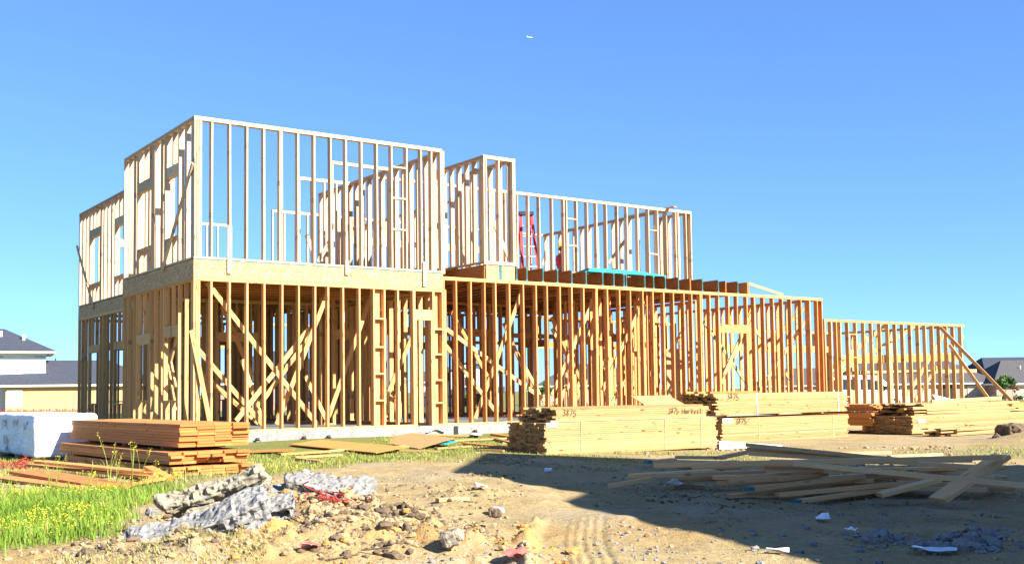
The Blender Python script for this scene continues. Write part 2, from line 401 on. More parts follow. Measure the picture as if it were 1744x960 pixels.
house = thing('timber_house', 'large two-storey timber house frame of open stud walls in the middle of the site', 'house', O3, TH)
REAR = {}
nst = [0]
def P(ax, c, a, b, z): return (a, c + b, z) if ax == 'X' else (c + b, a, z)
def wall(ax, c, a0, a1, z0, z1, studs=None, sp=.4, dep=.14, opens=(), mat='lower', blocks=(), rear=False, jit=.006, root=None, caps=True, label=None, pmat=None):
    """one stud wall: plates (the part's own mesh), studs, headers and blocking as its sub-parts"""
    root = root or house; m = M[mat]; pm = M[pmat or mat]
    side = (0, 1, 0) if ax == 'X' else (1, 0, 0)
    mb = MB()
    def bx(target, A0, A1, Z0, Z1, b0=0, b1=dep):
        if ax == 'X': target.box(A0, A1, c + b0, c + b1, Z0, Z1)
        else: target.box(c + b0, c + b1, A0, A1, Z0, Z1)
    doors = [o for o in opens if o[2] is None]
    xs = [a0] + [v for o in sorted(doors) for v in (o[0], o[1])] + [a1]
    bx(mb, a0, a1, z1 - .076, z1 - .038)
    wf = mb.obj('wall_frame', pm, root)
    for i in range(0, len(xs), 2):
        o = meshobj('bottom_plate', boxmesh(xs[i + 1] - xs[i], dep, .038, pm), wf)
        o.matrix_local = Matrix.Translation(P(ax, c, (xs[i] + xs[i + 1]) / 2, dep / 2, z0 + .019)) @ (Matrix.Identity(4) if ax == 'X' else Matrix.Rotation(math.pi / 2, 4, 'Z'))
    if label: wf['label'] = label
    A = a0
    while A < a1 - .01:                                     # cap plate in lengths, lapped like the carpenters left them
        B = min(a1, A + random.uniform(2.6, 4.4)); B = a1 if a1 - B < .8 else B
        g = 0.004 if B < a1 else 0
        L = B - A - g; cc = (A + B - g) / 2
        o = meshobj('cap_plate', boxmesh(L, dep, .037, pm), wf)
        zc = z1 - .0185 + random.uniform(0, .006)
        o.matrix_local = Matrix.Translation(P(ax, c, cc, dep / 2, zc)) @ (Matrix.Identity(4) if ax == 'X' else Matrix.Rotation(math.pi / 2, 4, 'Z'))
        A = B
    if studs is None:
        k = max(1, round((a1 - a0 - .04) / sp)); studs = [a0 + .02 + (a1 - a0 - .04) * i / k for i in range(k + 1)]
    studs = [min(max(s, a0 + .02), a1 - .02) for s in studs]
    lo, hi = z0 + .038, z1 - .076
    st = []
    for s in studs:
        inside = [o for o in opens if o[0] - .03 < s < o[1] + .03]
        if not inside: st.append((s, lo, hi, 'stud'))
        else:
            o = inside[0]
            if o[0] + .05 < s < o[1] - .05:
                st.append((s, o[3] + .24, hi, 'cripple_stud'))
                if o[2] is not None: st.append((s, lo, o[2] - .038, 'cripple_stud'))
    for o in opens:
        for e, d in ((o[0], -1), (o[1], 1)):
            st.append((e + d * .0195, lo, o[3], 'jack_stud')); st.append((e + d * .059, lo, hi, 'stud'))
    for s, Z0, Z1, nm in st:
        if Z1 - Z0 < .08: continue
        if rear:
            R = REAR.setdefault(mat, MB()); bx(R, s - .019, s + .019, Z0, Z1, .002, dep - .002); continue
        tl = random.uniform(-jit, jit)
        o = stick(nm, P(ax, c, s - tl, dep / 2 + random.uniform(-.002, .002), Z0), P(ax, c, s + tl, dep / 2, Z1 - .001), dep - .004, .037, m, wf, side)
        nst[0] += 1
    for o in opens:
        stick('header', P(ax, c, o[0] - .038, dep / 2, o[3] + .119), P(ax, c, o[1] + .038, dep / 2, o[3] + .119), .236, dep - .012, m, wf, (0, 0, 1))
        if o[2] is not None: stick('sill', P(ax, c, o[0] + .002, dep / 2, o[2] - .019), P(ax, c, o[1] - .002, dep / 2, o[2] - .019), dep - .01, .037, m, wf, side)
    for b0, b1, z in blocks:
        stick('blocking', P(ax, c, b0 + .0195, dep / 2, z), P(ax, c, b1 - .0195, dep / 2, z), dep - .008, .037, m, wf, side)
    return wf
def fstud(pxs, y, Y=0): return [float(hx(p, y, Y)[0]) for p in pxs]

# --- ground floor, left block
s1 = [.02, .075] + [.38, .77] + [1.15, 1.53, 1.93, 2.31, 2.69, 3.0, 3.37, 3.77, 4.13, 4.40, 4.75, 5.16, 5.70, 5.94]
w = wall('X', 0, 0, 5.96, SLAB, P1, s1, opens=[(5.24, 5.62, None, 2.72)], blocks=[(4.13, 4.40, z) for z in (2.72, 2.08, 1.48, .88)] + [(5.70, 5.94, z) for z in (2.52, 1.93, 1.33, .80)])
for a in (4.27, 5.82): stick('backing_board', (a, .155, SLAB + .04), (a, .155, P1 - .08), .20, .03, M['lower'], w, (1, 0, 0))
stick('corner_post', (.115, .07, SLAB + .039), (.115, .07, P1 - .077), .05, .13, M['lower'], w, (1, 0, 0))
hyY = lambda x, y, X=0: float(hy(x, y, X)[1])
wl = wall('Y', 0, .145, 4.975, SLAB, P1, None, .39, .09, opens=[(1.02, 1.88, .95, 2.30), (2.9, 3.85, .95, 2.22)])
wall('X', 4.98, .145, 1.14, SLAB, P1, None, .4)
wall('Y', 1.15, 5.125, 13.9, SLAB, P1, None, .40, .09, opens=[(8.95, 9.9, .85, 2.35), (11.5, 12.6, .85, 2.35)])
wall('X', 5.0, 1.30, 5.98, SLAB, P1, None, .4, .09, opens=[(2.4, 3.4, None, 2.4)])
wall('Y', 6.0, .16, 4.98, SLAB, P1, None, .36, .14)
wall('Y', 6.0, 5.13, 9.0, SLAB, P1, None, .4, .14)
wall('Y', 4.45, 5.12, 9.3, SLAB, P1, None, .38, .09)
wall('X', 9.35, 1.30, 5.98, SLAB, P1, None, .4, .09, opens=[(3.0, 4.2, None, 2.5)], rear=True)
wall('Y', 2.3, 5.2, 9.3, SLAB, P1, None, .4, .09, opens=[(6.6, 7.5, None, 2.4)])
wall('X', 7.3, 1.30, 4.4, SLAB, P1, None, .4, .09, rear=True)
wall('X', 11.4, 1.30, 5.98, SLAB, P1, None, .4, .09, rear=True)
wall('Y', 3.4, 5.2, 7.2, SLAB, P1, None, .36, .09)
wall('X', 6.2, 4.6, 5.98, SLAB, P1, None, .32, .09)
wall('Y', 8.3, 6.3, 10.1, SLAB, R1, None, .4, .09, mat='red', rear=True)
wall('X', 8.2, 8.45, 14.1, SLAB, R1, None, .4, .09, mat='red', opens=[(9.2, 10.2, None, 2.5)], rear=True)
wall('X', 2.9, 4.2, 5.98, SLAB, P1, None, .36, .09, opens=[(4.6, 5.4, None, 2.4)])
wall('Y', 3.1, 9.45, 13.7, SLAB, P1, None, .4, .09, rear=True)
wall('X', 13.75, 1.30, 9.5, SLAB, P1, None, .4, opens=[(1.9, 3.0, .9, 2.5), (4.4, 6.2, .9, 2.6)], rear=True)
wall('Y', 9.51, 10.36, 13.74, SLAB, P1, None, .4, rear=True)
# --- ground floor, right part with the taller ceiling
s2 = [5.985, 6.33, 6.74, 7.14, 7.46, 7.87, 8.29, 8.68, 9.02, 9.43, 9.81, 10.2, 10.6, 10.64, 11.0, 11.41, 11.79, 12.24, 12.6, 12.99, 13.35, 13.75, 14.05, 14.38, 14.44, 14.75, 15.5, 15.85, 16.56, 16.96, 17.38, 17.77, 18.15, 18.61, 19.0, 19.35, 19.56]
wr = wall('X', 0, 5.965, 19.59, SLAB, R1, s2, mat='red', opens=[(15.15, 16.2, .9, 2.62)], pmat='lower')
wall('Y', 19.45, .145, 9.3, SLAB, R1, None, .4, mat='red')
wall('X', 6.05, 6.16, 13.2, SLAB, R1, [6.18, 6.6, 7.0, 7.4, 7.8, 8.2, 8.6, 9.0, 9.4, 9.8, 10.2, 10.6, 11, 11.4, 11.8, 12.2, 12.6, 13.0], dep=.14, mat='red', opens=[(6.35, 7.9, None, 2.72), (8.1, 9.6, None, 2.72), (9.8, 11.3, None, 2.72)])
wall('X', 10.2, 6.16, 19.59, SLAB, R1, None, .4, mat='red', opens=[(7.2, 9.8, .9, 2.5), (11.2, 12.8, .9, 2.5), (16.0, 18.0, None, 2.6)], rear=True)
wall('Y', 12.5, .155, 4.2, SLAB, R1, None, .4, .09, mat='red')
wall('Y', 14.2, 1.4, 10.1, SLAB, R1, None, .4, .09, mat='red', opens=[(3.0, 4.0, None, 2.5), (7.0, 8.2, None, 2.5)])
wall('X', 4.3, 12.6, 14.19, SLAB, R1, None, .36, .09, mat='red', opens=[(13.2, 13.9, None, 2.45)])
wall('X', 3.2, 14.30, 16.5, SLAB, 3.1, None, .36, .09, mat='red')
wall('Y', 16.55, 2.4, 6.9, SLAB, R1, None, .36, .14, mat='red')
wall('X', 6.95, 14.30, 19.44, SLAB, R1 - .35, None, .4, .09, mat='red', opens=[(17.2, 18.4, None, 2.4)])
wall('Y', 11.2, 6.3, 10.1, SLAB, R1, None, .4, .09, mat='red', rear=True)

# --- floor band, joists and decks
def part(name, mat, *bx, label=None):
    b = MB()
    for q in bx: b.box(*q)
    return b.obj(name, mat, house)
for q0, q1 in ((0, 2.396), (2.4, 4.836), (4.84, 5.96)): part('rim_board', M['osb'], (q0, q1, .006, .034, P1 + .004, F2 - .02))
for q0, q1 in ((.036, 2.436), (2.44, 4.954)): part('rim_board', M['osb'], (.004, .03, q0, q1, P1 + .004, F2 - .02))
for q0, q1 in ((4.99, 7.4), (7.404, 9.8), (9.804, 12.2), (12.204, 13.9)): part('rim_board', M['osb'], (1.153, 1.18, q0, q1, P1 + .004, F2 - .02))
part('rim_board', M['osb'], (.031, 1.152, 4.955, 4.98, P1 + .004, F2 - .02))
part('rim_board', M['osb'], (5.93, 5.958, .036, 13.9, P1 + .004, F2 - .02))
part('deck_edge', M['dteal'], (-.004, 5.964, .0, .005, F2 - .019, F2 - .004))
def ijoist(p, L, ax, h, name='floor_joist', mat=None, tealend=False):
    b = MB(); X, Y, Z = p
    hw_ = .03
    for (w0, z0, z1) in ((.03, 0, .038), (.005, .039, h - .039), (.03, h - .038, h)):
        if ax == 'Y': b.box(X - w0, X + w0, Y, Y + L, Z + z0, Z + z1)
        else: b.box(X, X + L, Y - w0, Y + w0, Z + z0, Z + z1)
    o = b.obj(name, mat or M['osbred'], house); o.data.materials.append(M['flange'])
    for i_ in list(range(0, 6)) + list(range(12, 18)): o.data.polygons[i_].material_index = 1
    if tealend:
        e = MB()
        for (w0, z0, z1) in ((.031, -.001, .039), (.012, .040, h - .040), (.031, h - .039, h + .001)): e.box(X - w0, X + w0, Y - .012, Y - .001, Z + z0, Z + z1)
        e.obj('painted_end', M['dteal'], o)
    return o
for i in range(16):
    Y = .42 + .60 * i
    ijoist((1.2 if Y > 4.9 else .05, Y, P1 + .004), (4.7 if Y > 4.9 else 5.86), 'X', .35)
part('subfloor_panel', M['ply'], (.036, 5.925, .006, 4.95, F2 - .018, F2 - .002))
part('subfloor_panel', M['ply'], (1.185, 5.925, 4.96, 13.9, F2 - .018, F2 - .002))
JX = [7.64, 8.11, 8.42, 8.92, 9.38, 9.84, 10.31, 10.87, 11.25, 11.6, 11.68, 12.34, 12.66, 13.09, 13.58, 14.5, 15.13, 15.92]
for X in JX: ijoist((X, .04, R1 + .008), 10.1, 'Y', .352, tealend=True)
for X in (14.04, 15.44): stick('floor_joist', (X, .04, R1 + .18), (X, 10.1, R1 + .18), .34, .04, M['osbred'], house)
bm_ = stick('roof_beam', (16.36, .04, R1 + .18), (16.36, 10.1, R1 + .18), .34, .09, M['beam'], house)
stick('brace', (16.45, .1, R1 + .32), (17.9, .1, R1 + .05), .09, .038, M['green'], house)
for i in range(4):
    y0 = 1.3 + i * 2.25
    part('subfloor_panel', M['ply'], (6.16, 11.1, y0, y0 + 2.24, TOPJ + .003, TOPJ + .02)); part('subfloor_panel', M['ply'], (11.11, 16.3, y0, y0 + 2.24, TOPJ + .003, TOPJ + .02))
for i in range(6):
    X = 6.3 + i * .24
    if X < 7.4: ijoist((X, 2.3, R1 + .008), 7.8, 'Y', .352)
# closet bump-out on its sheathed base
part('rim_board', M['osbred'], (7.16, 7.185, .06, 2.2, R1 + .006, TOPJ), )  # left face's shade put into the colour with the darker web material
part('rim_board', M['osb'], (7.20, 7.58, .03, .055, R1 + .006, TOPJ)); part('rim_board', M['osb'], (7.66, 8.05, .03, .055, R1 + .006, TOPJ))
part('painted_end', M['dteal'], (7.592, 7.65, .034, .05, R1 + .006, TOPJ))
BZ = TOPJ + .004
part('base_plate', M['upper'], (7.13, 8.10, .005, .06, BZ, BZ + .04)); 
BZ += .042
wall('X', .01, 7.14, 8.09, BZ, T2, [7.16, 7.22, 7.60, 8.02, 8.07], mat='upper')
wall('Y', 7.14, .155, 2.3, BZ, T2, None, .36, mat='upper')
wall('Y', 7.95, .155, 2.3, BZ, T2, None, .40, mat='upper')

# --- upper floor
S2 = [.03, .085, .38, .77, 1.14, 1.52, 1.885, 1.925, 2.3, 2.68, 3.08, 3.45, 3.84, 4.23, 4.61, 5.0, 5.39, 5.67, 5.93]
w = wall('X', 0, 0, 5.96, F2, T2, S2, mat='upper', blocks=[(4.61, 5.0, z) for z in (4.78, 5.5, 6.22)])
stick('corner_post', (.14, .07, F2 + .039), (.14, .07, T2 - .077), .05, .13, M['upper'], w, (1, 0, 0))
wall('Y', 0, .145, 4.975, F2, T2, None, .39, .12, mat='upper', opens=[(1.05, 1.85, .0 + F2 + .6, 5.75), (2.85, 3.85, F2 + .6, 5.75)])
wall('X', 4.98, .145, 1.14, F2, T2, None, .4, mat='upper')
wall('Y', 1.15, 5.125, 13.9, F2, T2, None, .40, .14, mat='upper', opens=[(8.95, 9.9, F2 + .6, 5.85), (11.5, 12.6, F2 + .6, 5.85)])
wall('Y', 5.98, .16, 6.8, F2, T2, None, .37, .14, mat='upper')
wall('X', 2.55, 4.34, 5.97, F2, T2, None, .4, .09, mat='upper')
wall('X', 4.8, 4.48, 5.97, F2, T2, None, .4, .09, mat='upper')
wall('X', 10.05, 5.96, 7.95, F2, T2, None, .4, .09, mat='upper', rear=True)
wall('X', 13.65, 1.30, 5.96, F2, T2, None, .4, .09, mat='upper', opens=[(2.2, 3.3, F2 + .8, 5.8)], rear=True)
DZ = TOPJ + .022
S3 = fstud([740 + v / 3.691 for v in (515, 585, 655, 735, 808, 824, 890, 955, 1013, 1075, 1145, 1205, 1272, 1340, 1397, 1452, 1510, 1525, 1575, 1612)], 400, 3.67)
wall('X', 3.6, 6.14, 17.66, DZ, T2, [6.3, 6.7, 7.1, 7.5, 7.9, 8.3, 8.7, 9.1, 9.5, 9.9, 10.3] + S3, mat='upper', blocks=[(S3[a_], S3[a_ + 1], z_) for a_, z_ in ((5, 4.55), (5, 5.35), (5, 6.15), (13, 4.6), (13, 5.3), (13, 6.05))])
wq = house.children[-1]
wall('Y', 16.55, 3.75, 10.1, DZ, T2, None, .42, mat='upper')
stick('cap_plate', (16.62, 3.25, T2 + .02), (16.62, 5.6, T2 + .02), .14, .037, M['upper'], wq, (1, 0, 0))
wall('Y', 17.52, 3.75, 5.0, DZ, T2, None, .4, mat='upper')
wall('X', 10.12, 8.0, 16.8, DZ, T2, None, .4, mat='upper', opens=[(8.6, 10.6, 4.9, 5.9), (12.0, 14.0, 4.9, 5.9)], rear=True)
part('subfloor_panel', M['ply'], (16.31, 17.8, 3.4, 5.2, TOPJ + .003, TOPJ + .02))
wall('Y', 8.6, 3.76, 10.0, DZ, T2 - .4, None, .5, .09, mat='upper', rear=True)
# the 300 studs that show largest stay objects of their own; the rest, deep inside, are joined
allst = [o for wf_ in house.children if wf_.name.startswith('wall_frame') for o in wf_.children if o.name.split('.')[0] == 'stud']
def show(o):
    X, Y, Z = o.matrix_basis.translation; d = float(np.linalg.norm(hw(X, Y, Z) - CAM))
    return d * (.5 if (Y < .2 or Z > 4.2 or X < 1.3) else 1.0)
allst.sort(key=show)
for o in allst[298:]:
    Mx = o.matrix_basis.copy(); R = REAR.setdefault('red' if o.data.materials[0] == M['red'] else ('upper' if o.data.materials[0] == M['upper'] else 'lower'), MB())
    R.add([Mx @ v.co for v in o.data.vertices], BOXF); D.objects.remove(o)
for k, R in REAR.items():
    o = R.obj('stud', M[k], house); o['kind'] = 'stuff'; o['label'] = 'studs of the rear and inner walls'

# --- braces
def hb(p, q, Ya, Yb, w=.10, mat='lower', name='brace', th=.038):
    a = hx(*p, Ya); b = hx(*q, Yb); return stick(name, a, b, w, th, M[mat], house, (0, 0, 1))
def hbx(p, q, Xa, Xb, w=.10, mat='lower'):
    a = hy(*p, Xa); b = hy(*q, Xb); return stick('brace', a, b, w, .038, M[mat], house, (0, 0, 1))
for p, q, ya, yb, m in (((352, 480), (541, 724), .20, .34, 'lower'), ((340, 598), (447, 722), .75, .85, 'lower'), ((402, 716), (527, 558), .62, .70, 'lower'),
                        ((471, 722), (559, 496), .42, .46, 'lower'), ((425, 712), (534, 563), 1.2, 1.3, 'lower'), ((554, 724), (636, 492), 1.0, 1.05, 'lower'), ((662, 666), (706, 563), .5, .5, 'lower'),
                        ((340, 634), (440, 720), 1.6, 1.7, 'red'), ((412, 612), (448, 720), 1.9, 2.0, 'lower'), ((378, 520), (430, 640), 3.2, 3.4, 'red'), ((520, 640), (556, 715), 2.6, 2.6, 'lower'),
                        ((760, 560), (934, 686), .5, .7, 'lower'), ((759, 588), (848, 706), 1.0, 1.2, 'lower'), ((809, 712), (888, 498), .24, .22, 'lower'), ((940, 672), (1013, 505), .24, .22, 'lower'),
                        ((942, 690), (972, 652), .6, .6, 'lower'), ((1026, 664), (1095, 513), .24, .22, 'lower'), ((1040, 690), (1062, 650), .9, .9, 'lower'), ((768, 530), (830, 640), 2.2, 2.4, 'red'),
                        ((858, 550), (905, 660), 2.4, 2.5, 'red'), ((939, 540), (990, 650), 2.0, 2.0, 'red'), ((1233, 637), (1287, 518), .30, .26, 'lower'), ((1229, 652), (1284, 540), .7, .7, 'lower'),
                        ((1198, 547), (1270, 650), 1.5, 1.5, 'green'), ((1294, 664), (1372, 546), .8, .9, 'lower'), ((1284, 560), (1300, 577), .4, .4, 'lower'), ((1338, 635), (1350, 652), .4, .4, 'lower'),
                        ((1310, 580), (1375, 520), 2.0, 2.0, 'red'), ((1075, 590), (1110, 640), 2.6, 2.6, 'lower'), ((1000, 560), (1030, 625), 2.8, 2.8, 'lower'), ((1140, 600), (1165, 560), 2.4, 2.4, 'lower'),
                        ((940, 560), (985, 640), 3.4, 3.4, 'lower'), ((880, 600), (930, 690), 3.0, 3.1, 'lower'), ((1010, 650), (1045, 590), 3.0, 3.0, 'lower')):
    hb(p, q, ya, yb, .10, m)
hb((326, 562), (357, 716), -.03, -.10, .09)
hbx((328, 278), (276, 461), -.03, -.03, .09, 'upper'); hbx((131, 419), (159, 524), 1.12, 1.12, .09, 'upper')
for p, q in (((304, 560), (289, 622)), ((283, 575), (299, 660)), ((279, 590), (300, 700)), ((256, 503), (262, 512))): hbx(p, q, .3, .3)
for p, q, Y in (((522, 400), (534, 432), 2.8), ((541, 446), (562, 410), 3.0), ((722, 440), (738, 385), 1.8), ((725, 420), (738, 455), 2.0), ((832, 358), (872, 452), 1.2), ((924, 452), (932, 425), 5.5), ((1036, 448), (1064, 410), 5.5)):
    hb(p, q, Y, Y, .10, 'upper')
for px_, y0, y1 in ((391, 384, 466), (591, 443, 468), (723, 446, 488)):   # toe boards nailed over the floor band
    a = hx(px_, y0, -.022); b = hx(px_, y1, -.022); stick('toe_board', a, (a[0], a[1], b[2]), .09, .036, M['upper'], house, (1, 0, 0))
stick('ledger_board', hx(872, 571, 5.2), hx(978, 574, 5.2), .14, .04, M['beam'], house)
stick('ledger_board', hx(761, 582, 7.5), hx(900, 585, 7.5), .10, .04, M['beam'], house)
q = hx(1139, 640, 3.4); part('sheathing_panel', M['osb'], (q[0] - .3, q[0] + .3, 3.16, 3.18, .34, 2.3))

# ------------------------------------------------------------------ lumber
def hg(X, Y): p = hw(X, Y, 0); return float(base(p[0], p[1]))
GLY = {'3': [[(0, .95), (.3, 1), (.58, .82), (.25, .55), (.6, .32), (.45, .03), (.02, .06)]], '8': [[(.5, .8), (.3, 1), (.1, .8), (.5, .3), (.3, 0), (.08, .25), (.5, .8)]],
       '7': [[(0, .95), (.6, 1), (.2, 0)]], '5': [[(.6, 1), (.1, .95), (.05, .55), (.45, .55), (.6, .25), (.35, 0), (0, .08)]],
       'H': [[(0, 1), (.05, 0)], [(.6, 1), (.58, 0)], [(.02, .5), (.6, .55)]], 'a': [[(.5, .5), (.15, .55), (.05, .15), (.3, 0), (.5, .45), (.55, 0)]], 'r': [[(.05, .55), (.1, 0)], [(.08, .35), (.3, .55), (.5, .5)]],
       'v': [[(.05, .55), (.25, 0), (.5, .55)]], 'e': [[(.05, .3), (.5, .35), (.35, .55), (.08, .4), (.15, .03), (.5, .08)]], 's': [[(.48, .5), (.2, .55), (.12, .35), (.45, .2), (.3, 0), (.03, .06)]], 't': [[(.25, .9), (.22, .1), (.45, 0)], [(.03, .58), (.5, .62)]], ' ': []}
def scribble(text, parent, X, Y, Z, h, ax='X', wd_=.016):
    b = MB(); x = X
    for ch in text:
        jz = random.uniform(-.12, .12) * h
        for pl in GLY[ch]:
            for p, q in zip(pl[:-1], pl[1:]):
                b.bar((x + p[0] * h * .95, Y, Z + jz + p[1] * h), (x + q[0] * h * .95, Y, Z + jz + q[1] * h), wd_, .003, (0, 1, 0))
        x += h * (.72 if ch != ' ' else .5)
    return b.obj('handwriting', M['ink'], parent)
def bundle(label, X0, Y0, L, cols, layers, bw, mat, z0=0.0, th=.0385, rag=.04, ragend=.03, group=None, rot=0.0, ax='X', straps=(), swing=0.0, cat='lumber stack', shell=False, wcol='strap', name='lumber_bundle', tilt=0.0, ground=True):
    """boards lie along local X, layer on layer; local Y runs back from the front face"""
    p = hw(X0, Y0, 0); zg = (hg(X0 + (L / 2 if ax == 'X' else 0), Y0) if ground else 0) + z0
    a = TH + rot + (math.pi / 2 if ax == 'Y' else 0)
    root = thing(name, label, cat, (p[0], p[1], zg), a, group)
    if tilt: root.rotation_euler = (tilt, 0, a)
    m = M[mat]
    sgn = 1 if ax == 'X' else -1
    for k in range(layers):
        sh = random.uniform(-rag, rag) * .5
        for c in range(cols):
            if shell and 0 < k < layers - 1 and 0 < c < cols - 1 and rag < .06: pass
            x0 = sh + random.uniform(-rag, rag); l = L + random.uniform(-ragend, ragend)
            o = meshobj('board', boxmesh(round(l, 2), bw - .004, th - .004, m), root)
            o.matrix_local = Matrix.Translation((x0 + l / 2, sgn * (c + .5) * bw + random.uniform(-.009, .009), k * th + th / 2)) @ Matrix.Rotation(random.uniform(-swing, swing), 4, 'Z')
    H = layers * th; W = cols * bw
    for s in straps:
        b = MB(); sw = .014 if wcol == 'white' else .007
        b.box(s - sw, s + sw, sgn * -.011 - .001, sgn * -.011 + .001, 0, H); y0, y1 = sorted((sgn * -.011, sgn * (W + .011))); b.box(s - sw, s + sw, y0, y1, H + .003, H + .006)
        b.obj('strap', M[wcol], root)
    return root
def dunnage(root, xs, y0, y1, z0, z1, mat='stackpale'):
    for x in xs: stick('spacer', (x, y0, (z0 + z1) / 2), (x, y1, (z0 + z1) / 2), z1 - z0 - .002, .08, M[mat], root, (0, 0, 1))

A1 = bundle('long strapped pale lumber bundle on the ground with a white tag on its corner', 4.62, -5.68, 4.45, 8, 16, .15, 'stackpale', .0, straps=(.85, 3.0, 4.0), wcol='strap')
b = MB(); b.box(.02, .28, -.012, -.009, .53, .62); b.obj('paper_tag', M['white'], A1)
A2 = bundle('ragged upper lumber bundle with a painted word, lying on the strapped bundle', 4.90, -5.64, 3.95, 7, 7, .15, 'stackpale', .622, rag=.10, ragend=.06)
scribble('3875', A2, .16, -.012, .11, .115); scribble('3875', A2, 2.85, -.012, .10, .10); scribble('Harvest', A2, 3.22, -.012, .09, .115)
B1 = bundle('lower pale lumber bundle behind the foam sheet with a number and a paper tag', 11.25, -3.72, 4.6, 8, 15, .15, 'stackpale', -.0, straps=(1.25, 4.0))
b = MB(); b.box(.02, .34, -.012, -.009, .47, .57); b.obj('paper_tag', M['white'], B1); scribble('3875', B1, .46, -.012, .44, .13)
B2 = bundle('tall pile\'s upper lumber bundle with two white straps and a painted number', 11.10, -3.70, 4.75, 8, 13, .15, 'stackpale', .615, rag=.12, straps=(1.38, 4.4), wcol='white')
scribble('3875', B2, .36, -.012, .36, .14)
dunnage(B2, (.4, 2.2, 3.8), 0.02, 1.18, -.037, 0)
B2.location.z += .037
for k in range(3):
    o = stick('loose_board', hw(11.2 - .1 * k, -3.35 + .3 * k, hg(12, -3.5) + 1.18 + .0), hw(12.9 + .2 * k, -3.3 + .3 * k, hg(12, -3.5) + 1.18), .14, .038, M['stackred'], None, EY)
    tag(o, ['short reddish board lying loose on the tall lumber pile, nearest the camera', 'short reddish board lying loose in the middle of the tall pile top', 'short reddish board lying loose at the back of the tall pile top'][k], 'board', 'loose boards on the tall pile')
# reddish stack on the left
def ostack(): pass
zO = 0.0; oX = -2.95; oY = -7.72
O1 = bundle('bottom layer of reddish boards lying in the grass under two more bundles', oX, oY, 4.5, 6, 3, .185, 'stackred', .01, ax='Y', rag=.05, rot=.06, tilt=0)
O2 = bundle('middle bundle of reddish boards in the left stack, between two others', oX - .03, oY + .03, 4.65, 6, 4, .185, 'stackred', .160, ax='Y', rag=.07, rot=.06)
O3b = bundle('top bundle of broad reddish boards on the left stack beside the white wrapped pallet', oX + .17, oY + .25, 4.55, 4, 8, .25, 'stackred', .365, ax='Y', rag=.04, rot=.06)
dunnage(O2, (.5, 2.2, 4.0), 0, -1.05, -.033, 0, 'stackred'); dunnage(O3b, (.7, 2.2, 3.8), -.04, -.95, -.049, 0, 'stackred')
# right-hand stacks
C1 = bundle('small stack of short reddish boards with sunlit ends beside the tall pale pile', 17.35, -3.35, 2.4, 8, 9, .15, 'stackred', .22, ax='Y', rag=.09, swing=.01)
dunnage(C1, (.3, 1.9), 0, -1.2, -.16, 0, 'stackred')
C1b = bundle('upper part of the small reddish stack, its boards slightly askew', 17.45, -3.30, 2.4, 7, 5, .15, 'stackred', .60, ax='Y', rag=.10, swing=.02)
C2 = bundle('long low lumber bundle on the right with dark shaded ends and a paper tag', 17.5, -4.45, 7.0, 9, 12, .17, 'stackpale', .04, straps=())
b = MB(); b.box(.25, .55, -.012, -.009, .28, .38); b.obj('paper_tag', M['white'], C2); dunnage(C2, (.5, 3.2, 6.2), 0, 1.5, -.05, 0)
C2u = bundle('uneven boards lying on the long low bundle with protruding shaded ends', 17.9, -4.40, 4.6, 8, 8, .17, 'stackpale', .505, rag=.35, ragend=.2, swing=.012)
C3 = bundle('messy heap of thin boards at the foot of the long low bundle', 17.35, -5.62, 4.8, 4, 5, .15, 'stackpale', .02, rag=.3, ragend=.3, swing=.035)
C4 = bundle('long boards reaching out of the photo at the far right end of the bundles', 19.8, -4.9, 6.5, 3, 5, .17, 'stackpale', .02, rag=.15)
o = stick('timber_beam', hw(21.2, -4.1, hg(22, -4) + .66), hw(26.5, -4.3, hg(22, -4) + .62), .24, .09, M['beam']); tag(o, 'deep orange timber beam lying on the boards at the far right', 'beam')
o = stick('loose_board', hw(18.6, -4.3, hg(19, -4) + .85), hw(22.2, -4.15, hg(19, -4) + .90), .10, .04, M['stackpale']); tag(o, 'single long pale board on top of the uneven boards, sticking out to the right', 'board')

def sheet(name, px, zs, th, mat, label, cat='sheet', group=None, para=True):
    """a rigid board laid on the given ground/wall points"""
    pts = [at(x, y, z) for (x, y), z in zip(px, zs)]
    n = np.cross(pts[1] - pts[0], pts[3] - pts[0]); n /= np.linalg.norm(n)
    if n[2] < 0: n = -n
    if para: pts[2] = pts[1] + pts[3] - pts[0]
    V = [p - n * th for p in pts] + pts
    F = [(0, 3, 2, 1), (4, 5, 6, 7), (0, 1, 5, 4), (1, 2, 6, 5), (2, 3, 7, 6), (3, 0, 4, 7)]
    c = sum(pts) / 4
    me = mk(name, [v - c for v in V], F, mat); o = meshobj(name, me); o.location = c
    return tag(o, label, cat, group)
sheet('plywood_sheet', [(575, 740), (712, 763), (764, 750), (628, 727)], (.02, -.02, .10, .16), .018, M['ply'], 'pale tan sheathing sheet leaning on the slab edge in front of the frame')
sheet('plywood_sheet', [(493, 756), (640, 770), (690, 757), (545, 748)], (.06, .02, .06, .10), .018, M['stackred'], 'reddish sheathing sheet lying flat in front of the slab')
sheet('foam_sheet', [(1225, 762), (1332, 758.5), (1330, 757), (1225, 750)], (-.15, -.17, -.17, -.14), .03, M['white'], 'pale blue-white foam sheet on the ground between the lumber piles', para=False)
def sheet3(name, pts, th, mat, label, cat='sheet'):
    n = np.cross(pts[1] - pts[0], pts[3] - pts[0]); n /= np.linalg.norm(n); n = n if n[2] > 0 else -n
    V = [p - n * th for p in pts] + list(pts); c = sum(pts) / 4
    F = [(0, 3, 2, 1), (4, 5, 6, 7), (0, 1, 5, 4), (1, 2, 6, 5), (2, 3, 7, 6), (3, 0, 4, 7)]
    o = meshobj(name, mk(name, [v - c for v in V], F, mat)); o.location = c
    return tag(o, label, cat)
zA = hg(7, -5.2) + .90
